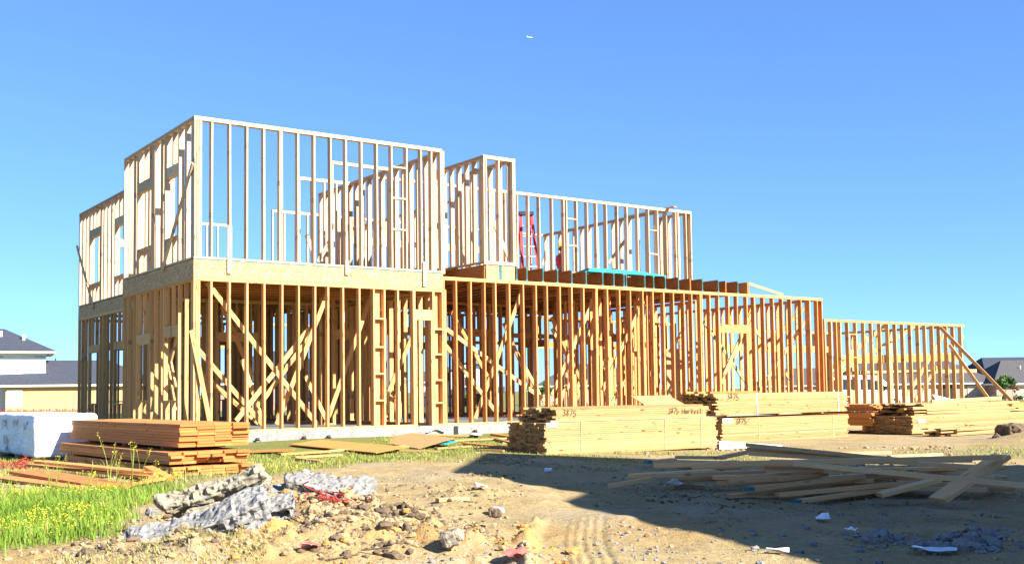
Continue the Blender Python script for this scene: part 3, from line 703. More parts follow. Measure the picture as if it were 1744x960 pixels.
sheet3('osb_panel', [hw(7.5, -5.2, zA + .004), hw(8.6, -5.2, zA + .004), hw(9.3, -4.0, zA + .17), hw(8.2, -4.0, zA + .17)], .014, M['ply'], 'tan sheathing panel lying tilted on the marked lumber bundle', 'panel')
sheet('plastic_sheet', [(718, 752), (757, 756), (786, 749), (740, 747)], (.03, .02, .06, .06), .012, M['teal'], 'thin teal edged plastic sheet lying near the slab strap')
sheet3('white_sheet', [atd(1604, 694, 33.5), atd(1664, 697, 33.0), atd(1648, 686, 33.8), atd(1588, 671, 34.3)], .02, M['white'], 'big white sheet leaning behind the right lumber stacks', 'sheet')
k = 0
for p, q, w_, m_, za, zb, lb in (
    ((0, 812), (150, 832), .30, 'stackred', .03, .03, 'broad reddish plank flat on the bare soil at the left photo edge'),
    ((40, 802), (190, 826), .42, 'stackred', .08, .05, 'very broad reddish plank in the weeds below the left stack'),
    ((50, 791), (262, 812), .14, 'stackred', .10, .07, 'long narrow reddish board lying across the broad planks'),
    ((70, 786), (272, 806), .20, 'stackred', .18, .10, 'long reddish board leaning along the foot of the left stack'),
    ((252, 795), (292, 816), .14, 'stackred', .17, .03, 'short reddish board propped against the left stack'),
    ((228, 822), (276, 814), .12, 'stackred', .05, .05, 'short reddish offcut beside the yellow weeds'),
    ((205, 830), (235, 819), .12, 'stackred', .05, .05, 'small reddish offcut half hidden in the yellow weeds')):
    o = stick('loose_plank', at(*p, za), at(*q, zb), w_, .035, M[m_], None, np.cross((0, 0, 1), at(*q, zb) - at(*p, za))); tag(o, lb, 'plank', 'loose planks by the left stack')
for p, q, w_, lb in (((417, 772), (500, 768), .20, 'reddish board on the ground right of the left stack'), ((475, 776), (560, 771), .14, 'reddish short board in front of the reddish sheet'), ((500, 782), (580, 777), .09, 'pale lath lying in the grass before the slab'),
                     ((560, 770), (690, 762), .04, 'thin pale batten lying in front of the slab'), ((648, 766), (695, 763), .09, 'pale offcut near the end of the tan sheet'), ((670, 769), (748, 771), .07, 'pale lath lying in the sparse grass'), ((505, 784), (548, 789), .08, 'small pale offcut in the yellow grass'),
                     ((742, 766), (800, 762), .09, 'pale offcut under the end of the tan sheet'), ((770, 752), (868, 748), .18, 'tan board lying along the slab'), ((790, 757), (870, 764), .12, 'reddish board lying left of the marked pile'), ((836, 747), (875, 757), .10, 'pale board tilted beside the marked pile'), ((815, 768), (858, 770), .08, 'pale offcut at the edge of the big shadow'),
                     ((735, 742), (800, 744), .10, 'tan board lying against the slab'), ((838, 741), (872, 746), .14, 'short reddish board beside the slab end'),
                     ((745, 856), (797, 853), .09, 'grey weathered offcut alone on the bare dirt')):
    a, c = ongr(*p), ongr(*q); a[2] += .03; c[2] += .03
    o = stick('offcut', a, c, w_, .035, M['old' if 'grey' in lb else ('stackred' if 'reddish' in lb else 'stackpale')], None, np.cross((0, 0, 1), c - a)); tag(o, lb, 'offcut', 'offcuts scattered before the slab')

# scrap pile in the shade on the right
PB = [((1115, 797), (1702, 783), .26, .30, .14, 'f', 'longest board across the top of the scrap pile'), ((1352, 794), (1790, 836), .30, .12, .09, 'f', 'long board crossing the pile and leaving the photo on the right'),
      ((1274, 762), (1480, 782), .42, .26, .14, 'f', 'topmost violet grey board at the back of the pile'), ((1273, 769), (1560, 788), .36, .22, .14, 'f', 'second grey board under the topmost one'), ((1275, 776), (1660, 799), .29, .12, .14, 'f', 'third grey board of the back group, longest of it'),
      ((1035, 831), (1110, 819), -.10, -.02, .09, 'e', 'short stout timber end poking out leftmost of the pile'), ((1075, 814), (1215, 806), .05, .06, .14, 'e', 'stout board at the left end above the leftmost timber'), ((1120, 814), (1300, 807), .06, .02, .09, 'e', 'board lying under the longest one at the left'),
      ((1188, 852), (1420, 823), -.17, -.10, .09, 'e', 'teal ended board lowest at the front left of the pile'), ((1242, 849), (1530, 816), -.12, -.05, .09, 'e', 'long front board behind the lowest one'), ((1272, 837), (1470, 815), -.05, .02, .09, 'e', 'teal ended board resting higher in the front'),
      ((1323, 847), (1550, 826), -.12, -.06, .09, 'e', 'front board right of the teal ended ones'), ((1352, 859), (1510, 837), -.17, -.12, .09, 'e', 'teal ended board nearest the camera'), ((1497, 847), (1598, 821), -.10, .05, .19, 'f', 'broad grey plank tilted at the front right'),
      ((1597, 856), (1706, 781), -.12, .30, .24, 'f', 'broad plank leaning over the right end of the pile'), ((1327, 820), (1405, 811), .02, .03, .09, 'e', 'short board stuck inside the pile'), ((1468, 815), (1530, 812), .0, .02, .09, 'e', 'short board end showing in the middle of the pile'), ((1398, 806), (1625, 801), .08, .06, .14, 'f', 'board running through the middle of the pile'),
      ((1418, 775), (1516, 773), -.10, -.10, .14, 'e', 'dark board at the back of the pile'), ((1514, 780), (1603, 776), -.12, -.12, .09, 'e', 'dark board end at the back right'), ((1153, 782), (1235, 783), .10, .12, .09, 'e', 'short board at the back left'), ((1100, 790), (1150, 786), .06, .08, .14, 'e', 'teal ended stub at the back left'),
      ((1215, 817), (1330, 815), .03, .03, .14, 'f', 'yellowish thin slat in the pile, upper one'), ((1238, 822), (1350, 819), .0, .0, .14, 'f', 'yellowish thin slat in the pile, lower one'), ((1225, 783), (1290, 770), .15, .22, .09, 'e', 'stub leaning at the top left of the pile'),
      ((1265, 855), (1360, 850), -.19, -.19, .20, 'f', 'thin grey lath sheet under the front boards'), ((1560, 796), (1715, 818), .05, -.08, .14, 'f', 'grey board sloping down to the right under the crossing one'), ((1640, 826), (1720, 838), -.12, -.15, .14, 'f', 'short board at the right end in deep shade'), ((1560, 806), (1680, 812), .02, .0, .09, 'e', 'board low in the right half of the pile'),
      ((1180, 800), (1420, 790), .16, .18, .09, 'e', 'board tucked behind the longest one'), ((1300, 800), (1500, 806), .12, .06, .14, 'f', 'wide board buried in the pile centre'), ((1420, 826), (1600, 834), -.08, -.12, .09, 'e', 'board lying crosswise on the soil at the right')]
XT = (('slim board', 'the leftmost timber'), ('knotty board', 'the longest board'), ('short slat', 'the topmost board'), ('weathered slat', 'the crossing board'), ('narrow board', 'the teal ended boards'))
for i in range(26):
    px0 = random.uniform(1090, 1480); py0 = random.uniform(788, 842); L_ = random.uniform(90, 300); fr = (842 - py0) / 54
    z0_ = -.16 + .30 * fr * (1 - abs(px0 + L_ / 2 - 1380) / 420) + random.uniform(-.04, .05); z0_ = max(z0_, -.17)
    PB.append(((px0, py0), (px0 + L_, py0 - random.uniform(-9, 16) * L_ / 200), z0_, z0_ + random.uniform(-.03, .04), random.choice((.06, .09, .09, .14)), 'e', ''))
    nm_, lm_ = XT[i % 5]; PB[-1] = PB[-1][:6] + ('%s %s %s, %s part of the scrap pile' % (random.choice(('pale', 'brownish', 'greyish')), nm_, random.choice(('under', 'behind', 'beside')) + ' ' + lm_, ('left', 'middle', 'right')[min(2, int((px0 + L_ / 2 - 1100) / 190))] + ' ' + ('rear', 'central', 'front')[min(2, int((py0 - 788) / 18.1))]),)
seen_ = set(); ALT = ['split', 'stained', 'muddy', 'bowed', 'chipped', 'bleached']
for (p, q, za, zb, w_, o_, lb) in PB:
    if lb in seen_: lb = ALT.pop() + ' ' + lb
    seen_.add(lb)
    a, c = at(*p, za - .02), at(*q, zb - .02); up = (0, 0, 1)
    sd = np.cross(up, c - a)
    a[2] += .03; c[2] += .03
    o = stick('scrap_board', a, c, w_ * 1.08, .042, M['old'], None, sd)
    tag(o, lb, 'board', 'scrap boards heaped in the shade')
    if lb.startswith('teal ended'):
        L = np.linalg.norm(c - a); e = meshobj('painted_end', boxmesh(.07, w_ * 1.08 + .003, .045, M['dteal']), o); e.matrix_local = Matrix.Translation((-L / 2 + .033, 0, 0))

# white wrapped pallet on the left
cA = at(57, 786, .0); dE = EY
wr_ = thing('wrapped_pallet', 'pallet load wrapped in crumpled white plastic behind the left lumber stack', 'wrapped pallet', cA, math.atan2(dE[1], dE[0]))
import bmesh
def grid_box(lx, ly, lz, n, disp, rnd=.06):
    V = []; F = []
    key = {}
    def vid(p):
        k = tuple(np.round(p, 5))
        if k not in key: key[k] = len(V); V.append(np.array(p, float))
        return key[k]
    for ax in range(3):
        for s in (0, 1):
            o1, o2 = [i for i in range(3) if i != ax]
            for i in range(n):
                for j in range(n):
                    q = []
                    for (u, v) in ((i, j), (i + 1, j), (i + 1, j + 1), (i, j + 1)):
                        p = [0, 0, 0]; p[ax] = s; p[o1] = u / n; p[o2] = v / n; q.append(vid(p))
                    if (s == 1) ^ (ax == 1): F.append(tuple(q))
                    else: F.append(tuple(q[::-1]))
    V = np.array(V); d = np.array([lx, ly, lz]); W = V * d
    lo, hi = np.full(3, rnd), d - rnd
    c = np.clip(W, lo, hi); r = W - c; ln = np.linalg.norm(r, axis=1, keepdims=True); N = r / np.maximum(ln, 1e-6)
    W = c + N * rnd
    W = W + N * disp(W, V)[:, None]
    return W, F
def dispw(W, U):
    n1 = vnoise3(W * np.array([3, 3, 6])) * .016 + vnoise3(W * 14 + 5) * .004
    ang = np.arctan2(W[:, 2] - .36, (W[:, 0] - 1.6) * .45); r = np.hypot(W[:, 2] - .36, (W[:, 0] - 1.6) * .45)
    star = np.abs(np.sin(ang * 6.5)) * np.clip(.5 - r, 0, .5) * .05 * (W[:, 1] < .1)
    return n1 - star
Wv, Wf = grid_box(3.2, 1.02, .72, 48, dispw)
t = NT('white_wrap', .45, .5); tc = t.n('ShaderNodeTexCoord').outputs['Object']; nz = t.noise(t.mapv(tc, (2, 2, 5)), 4, 4, .6, .6); t.bump(nz, .6, .04)
M['wrap'] = t.col(t.ramp(nz, (.3, (.66, .66, .68)), (.6, (.76, .76, .76))))
wme = mk('plastic_wrap', Wv * np.array([1, -1, 1]), [f[::-1] for f in Wf], M['wrap'], True)
meshobj('plastic_wrap', wme, wr_).location = (0, 0, .05)
for x in (.15, 1.5, 2.9): stick('pallet_runner', (x, -.02, .03), (x, -1.0, .03), .07, .09, M['old'], wr_)
b = MB()
random.seed(5)
for cx, cz in ((.5, .57), (1.4, .62), (2.3, .57), (2.2, .30), (2.1, .15)):
    b = MB(); pts_ = [(cx + .07 * i - .2 + random.uniform(-.05, .05), .012, cz + (.07 if i % 2 else -.07) + random.uniform(-.03, .03)) for i in range(7)]
    for p_, q_ in zip(pts_[:-1], pts_[1:]): b.bar(p_, q_, .008, .003, (0, 1, 0))
    o = b.obj('scrawl_and_creases', M['ink'], wr_)  # smudged writing, with the wrap's dark wrinkles painted in as ink strokes


# ------------------------------------------------------------------ single-storey frame at the far right
gf = thing('garage_frame', 'single-storey open stud frame with outside braces at the right end of the site', 'wall frame', O3, TH)
GX0, GX1, GYf, GZ0, GZ1 = 20.65, 28.35, .82, .02, 3.2
b = MB(); b.box(GX0, GX1 + .2, GYf - .05, GYf + 6.2, -.9, GZ0 - .002); b.obj('slab', M['slab'], gf)
gs = [float(hx(1390 + v / 3.69, 590, GYf)[0]) for v in (60, 100, 133, 158, 208, 258, 308, 357, 410, 460, 507, 553, 601, 650, 693, 740, 783, 828, 870, 918)]
wg = wall('X', GYf, GX0, GX1, GZ0, GZ1, gs, mat='lower', dep=.14, root=gf, pmat='stackpale', blocks=[(gs[4], gs[5], z) for z in (2.75, 2.0)])
wall('Y', GX1 - .14, GYf + .145, GYf + 5.4, GZ0, GZ1, None, .6, root=gf)
wall('X', GYf + 5.4, GX0, GX1, GZ0, GZ1, None, .8, root=gf, opens=[(22.0, 24.6, None, 2.4), (25.4, 27.6, None, 2.4)])
stick('beam', hx(1421, 613, GYf + 3.2), hx(1636, 607, GYf + 3.2), .30, .09, M['beam'], gf)
stick('beam', hx(1440, 635, GYf + 4.4), hx(1662, 631, GYf + 4.4), .14, .09, M['stackpale'], gf)
for p, q, ya, yb, w_ in (((1601, 557), (1736, 696), -.02, -2.6, .11), ((1617, 587), (1696, 696), -.02, -1.6, .11), ((1414, 628), (1509, 553), .3, .25, .12), ((1420, 640), (1562, 553), 1.2, 1.0, .11), ((1540, 682), (1608, 568), .3, .25, .13), ((1552, 690), (1600, 618), 1.2, 1.0, .1), ((1628, 590), (1640, 572), .4, .3, .1), ((1421, 625), (1450, 612), 2.8, 2.8, .2)):
    a = hx(*p, GYf + ya); c = hx(*q, GYf + yb); stick('brace', a, c, w_, .038, M['lower'], gf, (0, 0, 1))

# ------------------------------------------------------------------ on the upper deck
tb = thing('teal_board_stack', 'flat stack of teal edged boards lying on the open floor joists', 'board stack', hw(10.45, .16, TOPJ + .006), TH)
for k in range(4): stick('board', (.0 + .1 * k, .2 + .05 * k, .02 + .036 * k), (2.75 - .25 * k, .2 + .05 * k, .02 + .036 * k), .5 - .1 * k, .034, M['teal'], tb, (0, 1, 0))

lp = at(898, 464, 4.15); lpz = TOPJ + .022
q_ = hx(897, 470, 5.0); lw = hw(q_[0], 5.0, lpz)
ld = thing('step_ladder', 'red fibreglass step ladder standing on the upper deck behind the stud wall', 'ladder', lw, .22)
LH = 2.28
for s in (-1, 1):
    stick('front_rail', (s * .26, -.62, 0), (s * .17, -.03, LH), .085, .03, M['red_paint'], ld, (1, 0, 0))
    stick('rear_rail', (s * .25, .55, 0), (s * .15, .05, LH), .05, .03, M['red_paint'], ld, (1, 0, 0))
    b = MB(); b.box(s * .26 - .05, s * .26 + .05, -.67, -.57, -.001, .04); b.obj('foot', M['black'], ld)
for i in range(1, 7):
    f = i / 7.2; y = -.62 + .59 * f; x = .26 - .09 * f
    stick('step', (-x + .03, y, LH * f), (x - .03, y, LH * f), .08, .025, M['alu'], ld, (0, 1, 0))
    if i % 2: stick('cross_bar', (-x + .04, .55 - .5 * f, LH * f + .1), (x - .04, .55 - .5 * f, LH * f + .1), .03, .02, M['alu'], ld, (0, 1, 0))
b = MB(); b.box(-.22, .22, -.13, .12, LH - .02, LH + .08); b.obj('top_cap', M['black'], ld)

def skin(name, joints, bones, mat, parent=None, sub=2):
    V = [j[0] for j in joints]; me = D.meshes.new(name); me.from_pydata(V, bones, []); o = meshobj(name, me, parent, mat)
    sm = o.modifiers.new('skin', 'SKIN'); sm.use_smooth_shade = True
    for i, j in enumerate(joints):
        r = j[1]; o.data.skin_vertices[0].data[i].radius = (r, r) if not hasattr(r, '__len__') else r
    o.data.skin_vertices[0].data[0].use_root = True
    ss = o.modifiers.new('sub', 'SUBSURF'); ss.levels = sub; ss.render_levels = sub
    return o
wp = at(955, 421, lpz + 1.70)
pr = thing('person', 'worker in a yellow hard hat and red shirt standing among the upper studs', 'person', (wp[0], wp[1], lpz), math.radians(205))
# local: faces -x ; y is the person's side
Jb = [((0, 0, .95), .13), ((0, 0, 1.15), .125), ((.0, 0, 1.38), .135), ((-.01, 0, 1.50), .07), ((-.03, 0, 1.57), .055), ((-.04, 0, 1.66), (.085, .095)), ((-.04, 0, 1.74), .085),
      ((0, .10, .90), .09), ((-.02, .11, .50), .06), ((.02, .11, .10), .045), ((-.13, .12, .04), .035), ((0, -.10, .90), .09), ((-.05, -.11, .50), .06), ((.0, -.11, .10), .045), ((-.15, -.12, .04), .035),
      ((0, .19, 1.40), .06), ((.03, .25, 1.13), .045), ((-.10, .25, .92), .035), ((-.14, .25, .87), .03), ((0, -.19, 1.40), .06), ((.02, -.26, 1.13), .045), ((-.14, -.26, .95), .035), ((-.19, -.26, .91), .03)]
Bb = [(0, 1), (1, 2), (2, 3), (3, 4), (4, 5), (5, 6), (0, 7), (7, 8), (8, 9), (9, 10), (0, 11), (11, 12), (12, 13), (13, 14), (2, 15), (15, 16), (16, 17), (17, 18), (2, 19), (19, 20), (20, 21), (21, 22)]
for base_i, yy in ((18, .25), (22, -.26)):
    hp = np.array(Jb[base_i][0])
    for f in range(4):
        a = hp + np.array([-.02, (f - 1.5) * .018, -.025]); c = a + np.array([-.02, 0, -.035 - .008 * (f in (1, 2))])
        Jb += [(tuple(a), .010), (tuple(c), .008)]; n = len(Jb); Bb += [(base_i, n - 2), (n - 2, n - 1)]
    a = hp + np.array([-.025, .03 * (-1 if yy > 0 else 1), .0]); c = a + np.array([-.03, 0, -.025]); Jb += [(tuple(a), .010), (tuple(c), .009)]; n = len(Jb); Bb += [(base_i, n - 2), (n - 2, n - 1)]
skin('body', Jb, Bb, M['skin'], pr)
skin('shirt', [((0, 0, .93), .15), ((0, 0, 1.15), .145), ((0, 0, 1.38), .155), ((0, .20, 1.41), .078), ((.02, .24, 1.22), .066), ((0, -.20, 1.41), .078), ((.02, -.25, 1.22), .066)], [(0, 1), (1, 2), (2, 3), (3, 4), (2, 5), (5, 6)], M['shirt'], pr)
skin('trousers', [((0, 0, .98), .148), ((0, .10, .88), .11), ((-.02, .11, .50), .08), ((.02, .11, .12), .065), ((0, -.10, .88), .11), ((-.05, -.11, .50), .08), ((0, -.11, .12), .065)], [(0, 1), (1, 2), (2, 3), (0, 4), (4, 5), (5, 6)], M['jeans'], pr)
b = MB(); ring = 14
for k in range(7):
    ph = k / 6 * math.pi / 2; r = .135 * math.cos(ph) + .001; z = 1.735 + .125 * math.sin(ph)
    for i in range(ring): b.V.append((-.04 + r * 1.12 * math.cos(2 * math.pi * i / ring), r * math.sin(2 * math.pi * i / ring), z))
for k in range(6):
    for i in range(ring): b.F.append((k * ring + i, k * ring + (i + 1) % ring, (k + 1) * ring + (i + 1) % ring, (k + 1) * ring + i))
b.cyl((-.04, 0, 1.725), (-.04, 0, 1.737), .145, .15, 14); b.box(-.26, -.14, -.09, .09, 1.722, 1.734)
b.obj('hard_hat', M['yellow'], pr, True)
b = MB(); b.cyl((-.125, .03, 1.69), (-.135, .03, 1.69), .012, .01, 6); b.cyl((-.125, -.03, 1.69), (-.135, -.03, 1.69), .012, .01, 6); b.obj('eyes', M['black'], pr)
b = MB(); b.add([(-.125, -.014, 1.645), (-.125, .014, 1.645), (-.158, 0, 1.65), (-.125, 0, 1.69)], [(0, 1, 2), (1, 3, 2), (3, 0, 2), (0, 3, 1)]); b.obj('nose', M['skin'], pr)
b = MB(); b.cyl((-.03, 0, 1.65), (.03, 0, 1.69), .098, .09, 12); b.obj('hair', M['black'], pr, True)

# ------------------------------------------------------------------ small aircraft
pp = atd(903, 64, 2600)
pl = thing('airliner', 'tiny white airliner high in the blue sky', 'airplane', pp, math.radians(20))
b = MB(); b.cyl((-6, 0, 0), (4, 0, 0), .9, .9, 10); b.cyl((4, 0, 0), (6.5, 0, .1), .9, .2, 10); b.cyl((-6, 0, 0), (-8, 0, .2), .9, .3, 10); b.obj('fuselage', M['white'], pl, True)
for s in (-1, 1):
    b = MB(); b.add([(1.5, s * .6, -.2), (-1, s * .6, -.2), (-3.2, s * 6.5, .2), (-2.4, s * 6.5, .2), (1.5, s * .6, 0), (-1, s * .6, 0), (-3.2, s * 6.5, .3), (-2.4, s * 6.5, .3)], BOXF); b.obj('wing', M['white'], pl)
b = MB(); b.add([(-6, -.1, .5), (-8, -.1, .5), (-8.6, -.1, 2.6), (-7.6, -.1, 2.6), (-6, .1, .5), (-8, .1, .5), (-8.6, .1, 2.6), (-7.6, .1, 2.6)], BOXF); b.obj('tail_fin', M['white'], pl)

# ------------------------------------------------------------------ houses beyond the site
def roofmesh(w, d, ov, z, rise, hl, hr, x0=0, y0=0):
    a, e = w / 2 + ov, d / 2 + ov
    V = [(-a, -e, z), (a, -e, z), (a, e, z), (-a, e, z), (-a + hl, 0, z + rise), (a - hr, 0, z + rise), (-a, -e, z - .05), (a, -e, z - .05), (a, e, z - .05), (-a, e, z - .05)]
    V = [(x + x0, y + y0, q) for x, y, q in V]
    F = [(0, 1, 5, 4), (1, 2, 5), (2, 3, 4, 5), (3, 0, 4), (6, 9, 8, 7), (0, 6, 7, 1), (1, 7, 8, 2), (2, 8, 9, 3), (3, 9, 6, 0)]
    return V, F
def houseobj(label, x, y, z0, w, d, eave, rise, hl=None, hr=None, rot=0, wallm='brick', roofm='roof2', fascia='white', ov=.5, group=None, vents=1, name='house'):
    h = thing(name, label, 'house', (x, y, z0), rot, group)
    b = MB(); b.box(-w / 2, w / 2, -d / 2, d / 2, -1.0, eave - .06); wl_ = b.obj('wall', M[wallm], h)
    hl = d / 2 if hl is None else hl; hr = d / 2 if hr is None else hr
    V, F = roofmesh(w, d, ov, eave + .16, rise, hl, hr); rf = meshobj('roof', mk('roof', V, F, M[roofm]), h)
    b = MB(); a, e = w / 2 + ov - .02, d / 2 + ov - .02
    b.box(-a, a, -e, -e + .05, eave - .08, eave + .10); b.box(-a, a, e - .05, e, eave - .08, eave + .10); b.box(-a, -a + .05, -e + .051, e - .051, eave - .08, eave + .10); b.box(a - .05, a, -e + .051, e - .051, eave - .08, eave + .10); b.box(-a + .052, a - .052, -e + .052, e - .052, eave - .05, eave + .04)
    b.obj('fascia', M[fascia], h)
    for i in range(vents):
        vx = -w * .2 + i * w * .3; vy = -d * .22; vz = eave + .16 + rise * (1 - abs(vy) / (d / 2 + ov))
        b = MB(); b.cyl((vx, vy, vz - .05), (vx, vy, vz + .45), .06, .06, 8); b.obj('vent_pipe', M['white'], rf)
    return h, wl_
def window(h, x, z, w, hh, y, n=2, frame='white'):
    b = MB(); f = .08
    b.box(x - w / 2 - f, x + w / 2 + f, y - .05, y - .003, z - f, z); b.box(x - w / 2 - f, x + w / 2 + f, y - .05, y - .003, z + hh, z + hh + f); b.box(x - w / 2 - f, x - w / 2, y - .05, y - .003, z + .001, z + hh - .001); b.box(x + w / 2, x + w / 2 + f, y - .05, y - .003, z + .001, z + hh - .001)
    o = b.obj('window', M[frame], h)
    for i in range(n):
        c = MB(); c.box(x - w / 2 + i * w / n + .02, x - w / 2 + (i + 1) * w / n - .02, y - .03, y - .004, z + .02, z + hh - .02); c.obj('pane', M['glass'], o)
    return o
def gdoor(h, x, w, hh, y, mat='tan', rows=4):
    b = MB(); b.box(x - w / 2 - .1, x + w / 2 + .1, y - .06, y - .002, hh, hh + .12); b.box(x - w / 2 - .1, x - w / 2, y - .06, y - .002, 0, hh - .001); b.box(x + w / 2, x + w / 2 + .1, y - .06, y - .002, 0, hh - .001)
    o = b.obj('garage_door', M['cream'], h)
    for i in range(rows):
        c = MB(); c.box(x - w / 2 + .01, x + w / 2 - .01, y - .04, y - .003, i * hh / rows + .01, (i + 1) * hh / rows - .01); c.obj('door_panel', M[mat], o)
def fz(x, y): return float(base(x, y))
# left: sheathed house with printed house wrap
k = 100 / FPX
zl = fz(-39, 100)
lx = lambda p: (p - 872) * k
def faced(px_, d, back):
    al = math.atan((px_ - 872) / FPX); return math.tan(al) * d + math.sin(al) * back, d + math.cos(al) * back, -al
gx_, gy_, gr_ = faced(140, 100, 4); gw_ = 12.7; gl = lambda p: (p - 140) * gw_ / 256
hl_, _w = houseobj('low osb garage wing with a blue-grey shingle roof beyond the frame\'s left end', gx_, gy_, zl, gw_, 8, 2.58, 2.25, 0.0, 4.6, gr_, 'osb', 'roof', 'cream', .55, vents=0)
b = MB(); x = gl(27); b.box(x - .62, x + .62, -4.05, -4.004, .75, 2.25); o = b.obj('window', M['white'], hl_)
for i in range(5):
    for j in range(3):
        if (i + j) % 2 == 0:
            c = MB(); c.box(x - .5 + i * .22, x - .36 + i * .22, -4.06, -4.052, .95 + j * .33, 1.07 + j * .33); c.obj('print_mark', M['alu'], o)
b = MB(); xv = gl(92); b.cyl((xv, .1, 4.7), (xv, .1, 5.2), .06, .06, 8); b.obj('vent_pipe', M['black'], hl_)
ux_, uy_, ur_ = faced(1, 98.7, 4); ul = lambda p: (p - 1) * 7.4 / 152
hu, wu = houseobj('two-storey house wrapped in printed white house wrap at the left photo edge', ux_, uy_, zl, 7.4, 8, 5.6, 2.2, 2.2, 4.25, ur_, 'wrapwall', 'roof', 'cream', .80, vents=0)
for vx, vy in ((ul(39), -2.4), (ul(0), -1.6)):
    vz = 5.76 + 2.2 * (1 - abs(vy) / 4.8); b = MB(); b.box(vx - .12, vx + .12, vy - .15, vy + .1, vz - .2, vz + .45); b.obj('roof_vent', M['white'], hu)
def textobj(body, size, mat, parent, loc, name='lettering'):
    cu = D.curves.new(name, 'FONT'); cu.body = body; cu.size = size; cu.extrude = .004
    to = D.objects.new(name, cu); COL.objects.link(to)
    dg = bpy.context.evaluated_depsgraph_get(); me = D.meshes.new_from_object(to.evaluated_get(dg)); D.objects.remove(to)
    me.materials.clear(); me.materials.append(mat); o = meshobj(name, me, parent)
    o.matrix_local = Matrix.Translation(loc) @ Matrix.Rotation(math.pi / 2, 4, 'X'); return o
for px_, py_ in ((57, 611), (36, 619), (13, 627), (57, 631), (35, 639), (3, 619), (3, 640), (-15, 611)):
    X = ul(px_); Z = CAM[2] + (677 - py_) * 101 / FPX - zl
    textobj('DRYline', .30, M['inkteal'], hu, (X, -4.015, Z))
# right: brick houses
kk = 140 / FPX; rx = lambda p, d=140: (p - 872) * d / FPX
zr = fz(55, 140)
hA, _w = houseobj('long pink brick house with tan garage doors behind the right stud frame', rx(1560), 145, zr, rx(1690) - rx(1430), 10, 2.15, 2.9, 5, 4.5, 0, 'brick', 'roof2', 'white', .6, vents=2)
cx = rx(1560)
gdoor(hA, rx(1577) - cx, 1.9, 1.75, -5.0); gdoor(hA, rx(1663) - cx, 2.5, 1.75, -5.0)
b = MB(); b.box(rx(1595) - cx, rx(1622) - cx, -5.05, -5.003, 0, 2.0); o = b.obj('porch_shade_panel', M['black'], hA)  # flat black panel, the dark of the entry painted as its colour
window(hA, rx(1520) - cx, .7, 1.6, 1.1, -5.0); window(hA, rx(1470) - cx, .7, 1.6, 1.1, -5.0)
hB, _w = houseobj('brick house with a hipped grey roof and tan garage door at the right photo edge', rx(1800, 136), 142, fz(65, 136), rx(1900, 136) - rx(1700, 136), 10, 1.95, 2.9, 3.5, 5, 0, 'brick', 'roof2', 'white', .6, vents=2)
gdoor(hB, rx(1752, 136) - rx(1800, 136), 3.2, 1.6, -5.0)
hC, _w = houseobj('taller dark roofed house behind the right brick houses', rx(1790, 168), 175, fz(80, 165), rx(1900, 168) - rx(1690, 168), 12, 3.6, 2.7, 2.2, 4, 0, 'brick', 'roof', 'white', .5, vents=2)
hD, _w = houseobj('grey roofed house behind the van and the right stud frame', rx(1400, 160), 170, fz(50, 160), rx(1500, 160) - rx(1330, 160), 10, 2.3, 2.6, 5, 5, 0, 'brick', 'roof2', 'white', .5, vents=1)
hE, _w = houseobj('grey roofed brick house far behind the middle of the frame', rx(1010, 150), 158, fz(10, 150), rx(1090, 150) - rx(910, 150), 10, 2.6, 3.0, 5, 5, 0, 'brick', 'roof2', 'white', .5, vents=1)
hF, _w = houseobj('brick house seen between the studs of the left rooms', rx(455, 120), 126, fz(-25, 120), rx(560, 120) - rx(370, 120), 9, 2.9, 3.6, 4.5, 4.5, 0, 'brick', 'roof', 'white', .5, vents=1)
for px_ in (392, 425, 470, 520): window(hF, rx(px_, 120) - rx(455, 120), .8, .9, 1.4, -4.5, 1)
# centre: white house with porch
zc = fz(-5, 150); wc = rx(846, 150) - rx(764, 150)
hW = thing('house', 'white gabled house with a grey porch roof seen through the middle of the frame', 'house', (rx(805, 150), 156, zc))
b = MB(); b.box(-wc / 2, wc / 2, -5, 5, -1, 4.6); b.add([(-wc / 2, -5, 4.6), (wc / 2, -5, 4.6), (-.6, -5, 6.0), (-wc / 2, 5, 4.6), (wc / 2, 5, 4.6), (-.6, 5, 6.0)], [(0, 1, 2), (4, 3, 5), (0, 2, 5, 3), (1, 4, 5, 2)]); b.obj('wall', M['white'], hW)
b = MB(); b.add([(-wc / 2 - .5, -5.4, 4.5), (-.6, -5.4, 6.1), (-.6, 5.4, 6.1), (-wc / 2 - .5, 5.4, 4.5), (-wc / 2 - .5, -5.4, 4.62), (-.6, -5.4, 6.25), (-.6, 5.4, 6.25), (-wc / 2 - .5, 5.4, 4.62)], BOXF); b.add([(-.598, -5.4, 6.1), (wc / 2 + .5, -5.4, 4.5), (wc / 2 + .5, 5.4, 4.5), (-.598, 5.4, 6.1), (-.598, -5.4, 6.25), (wc / 2 + .5, -5.4, 4.62), (wc / 2 + .5, 5.4, 4.62), (-.598, 5.4, 6.25)], BOXF); b.obj('roof', M['roof2'], hW)
b = MB(); b.add([(-wc / 2 + .5, -8, 1.75), (wc / 2 + 1, -8, 1.75), (wc / 2 + 1, -5.01, 2.5), (-wc / 2 + .5, -5.01, 2.5), (-wc / 2 + .5, -8, 1.87), (wc / 2 + 1, -8, 1.87), (wc / 2 + 1, -5.01, 2.62), (-wc / 2 + .5, -5.01, 2.62)], BOXF); b.obj('porch_roof', M['roof2'], hW)
for x in (-wc / 2 + .8, 0, wc / 2): b = MB(); b.box(x - .1, x + .1, -7.8, -7.6, 0, 1.76); b.obj('porch_post', M['white'], hW)
for x in (-2.4, -.8, 1.4): window(hW, x, 2.85, .8, 1.1, -5.0, 1, 'tan')
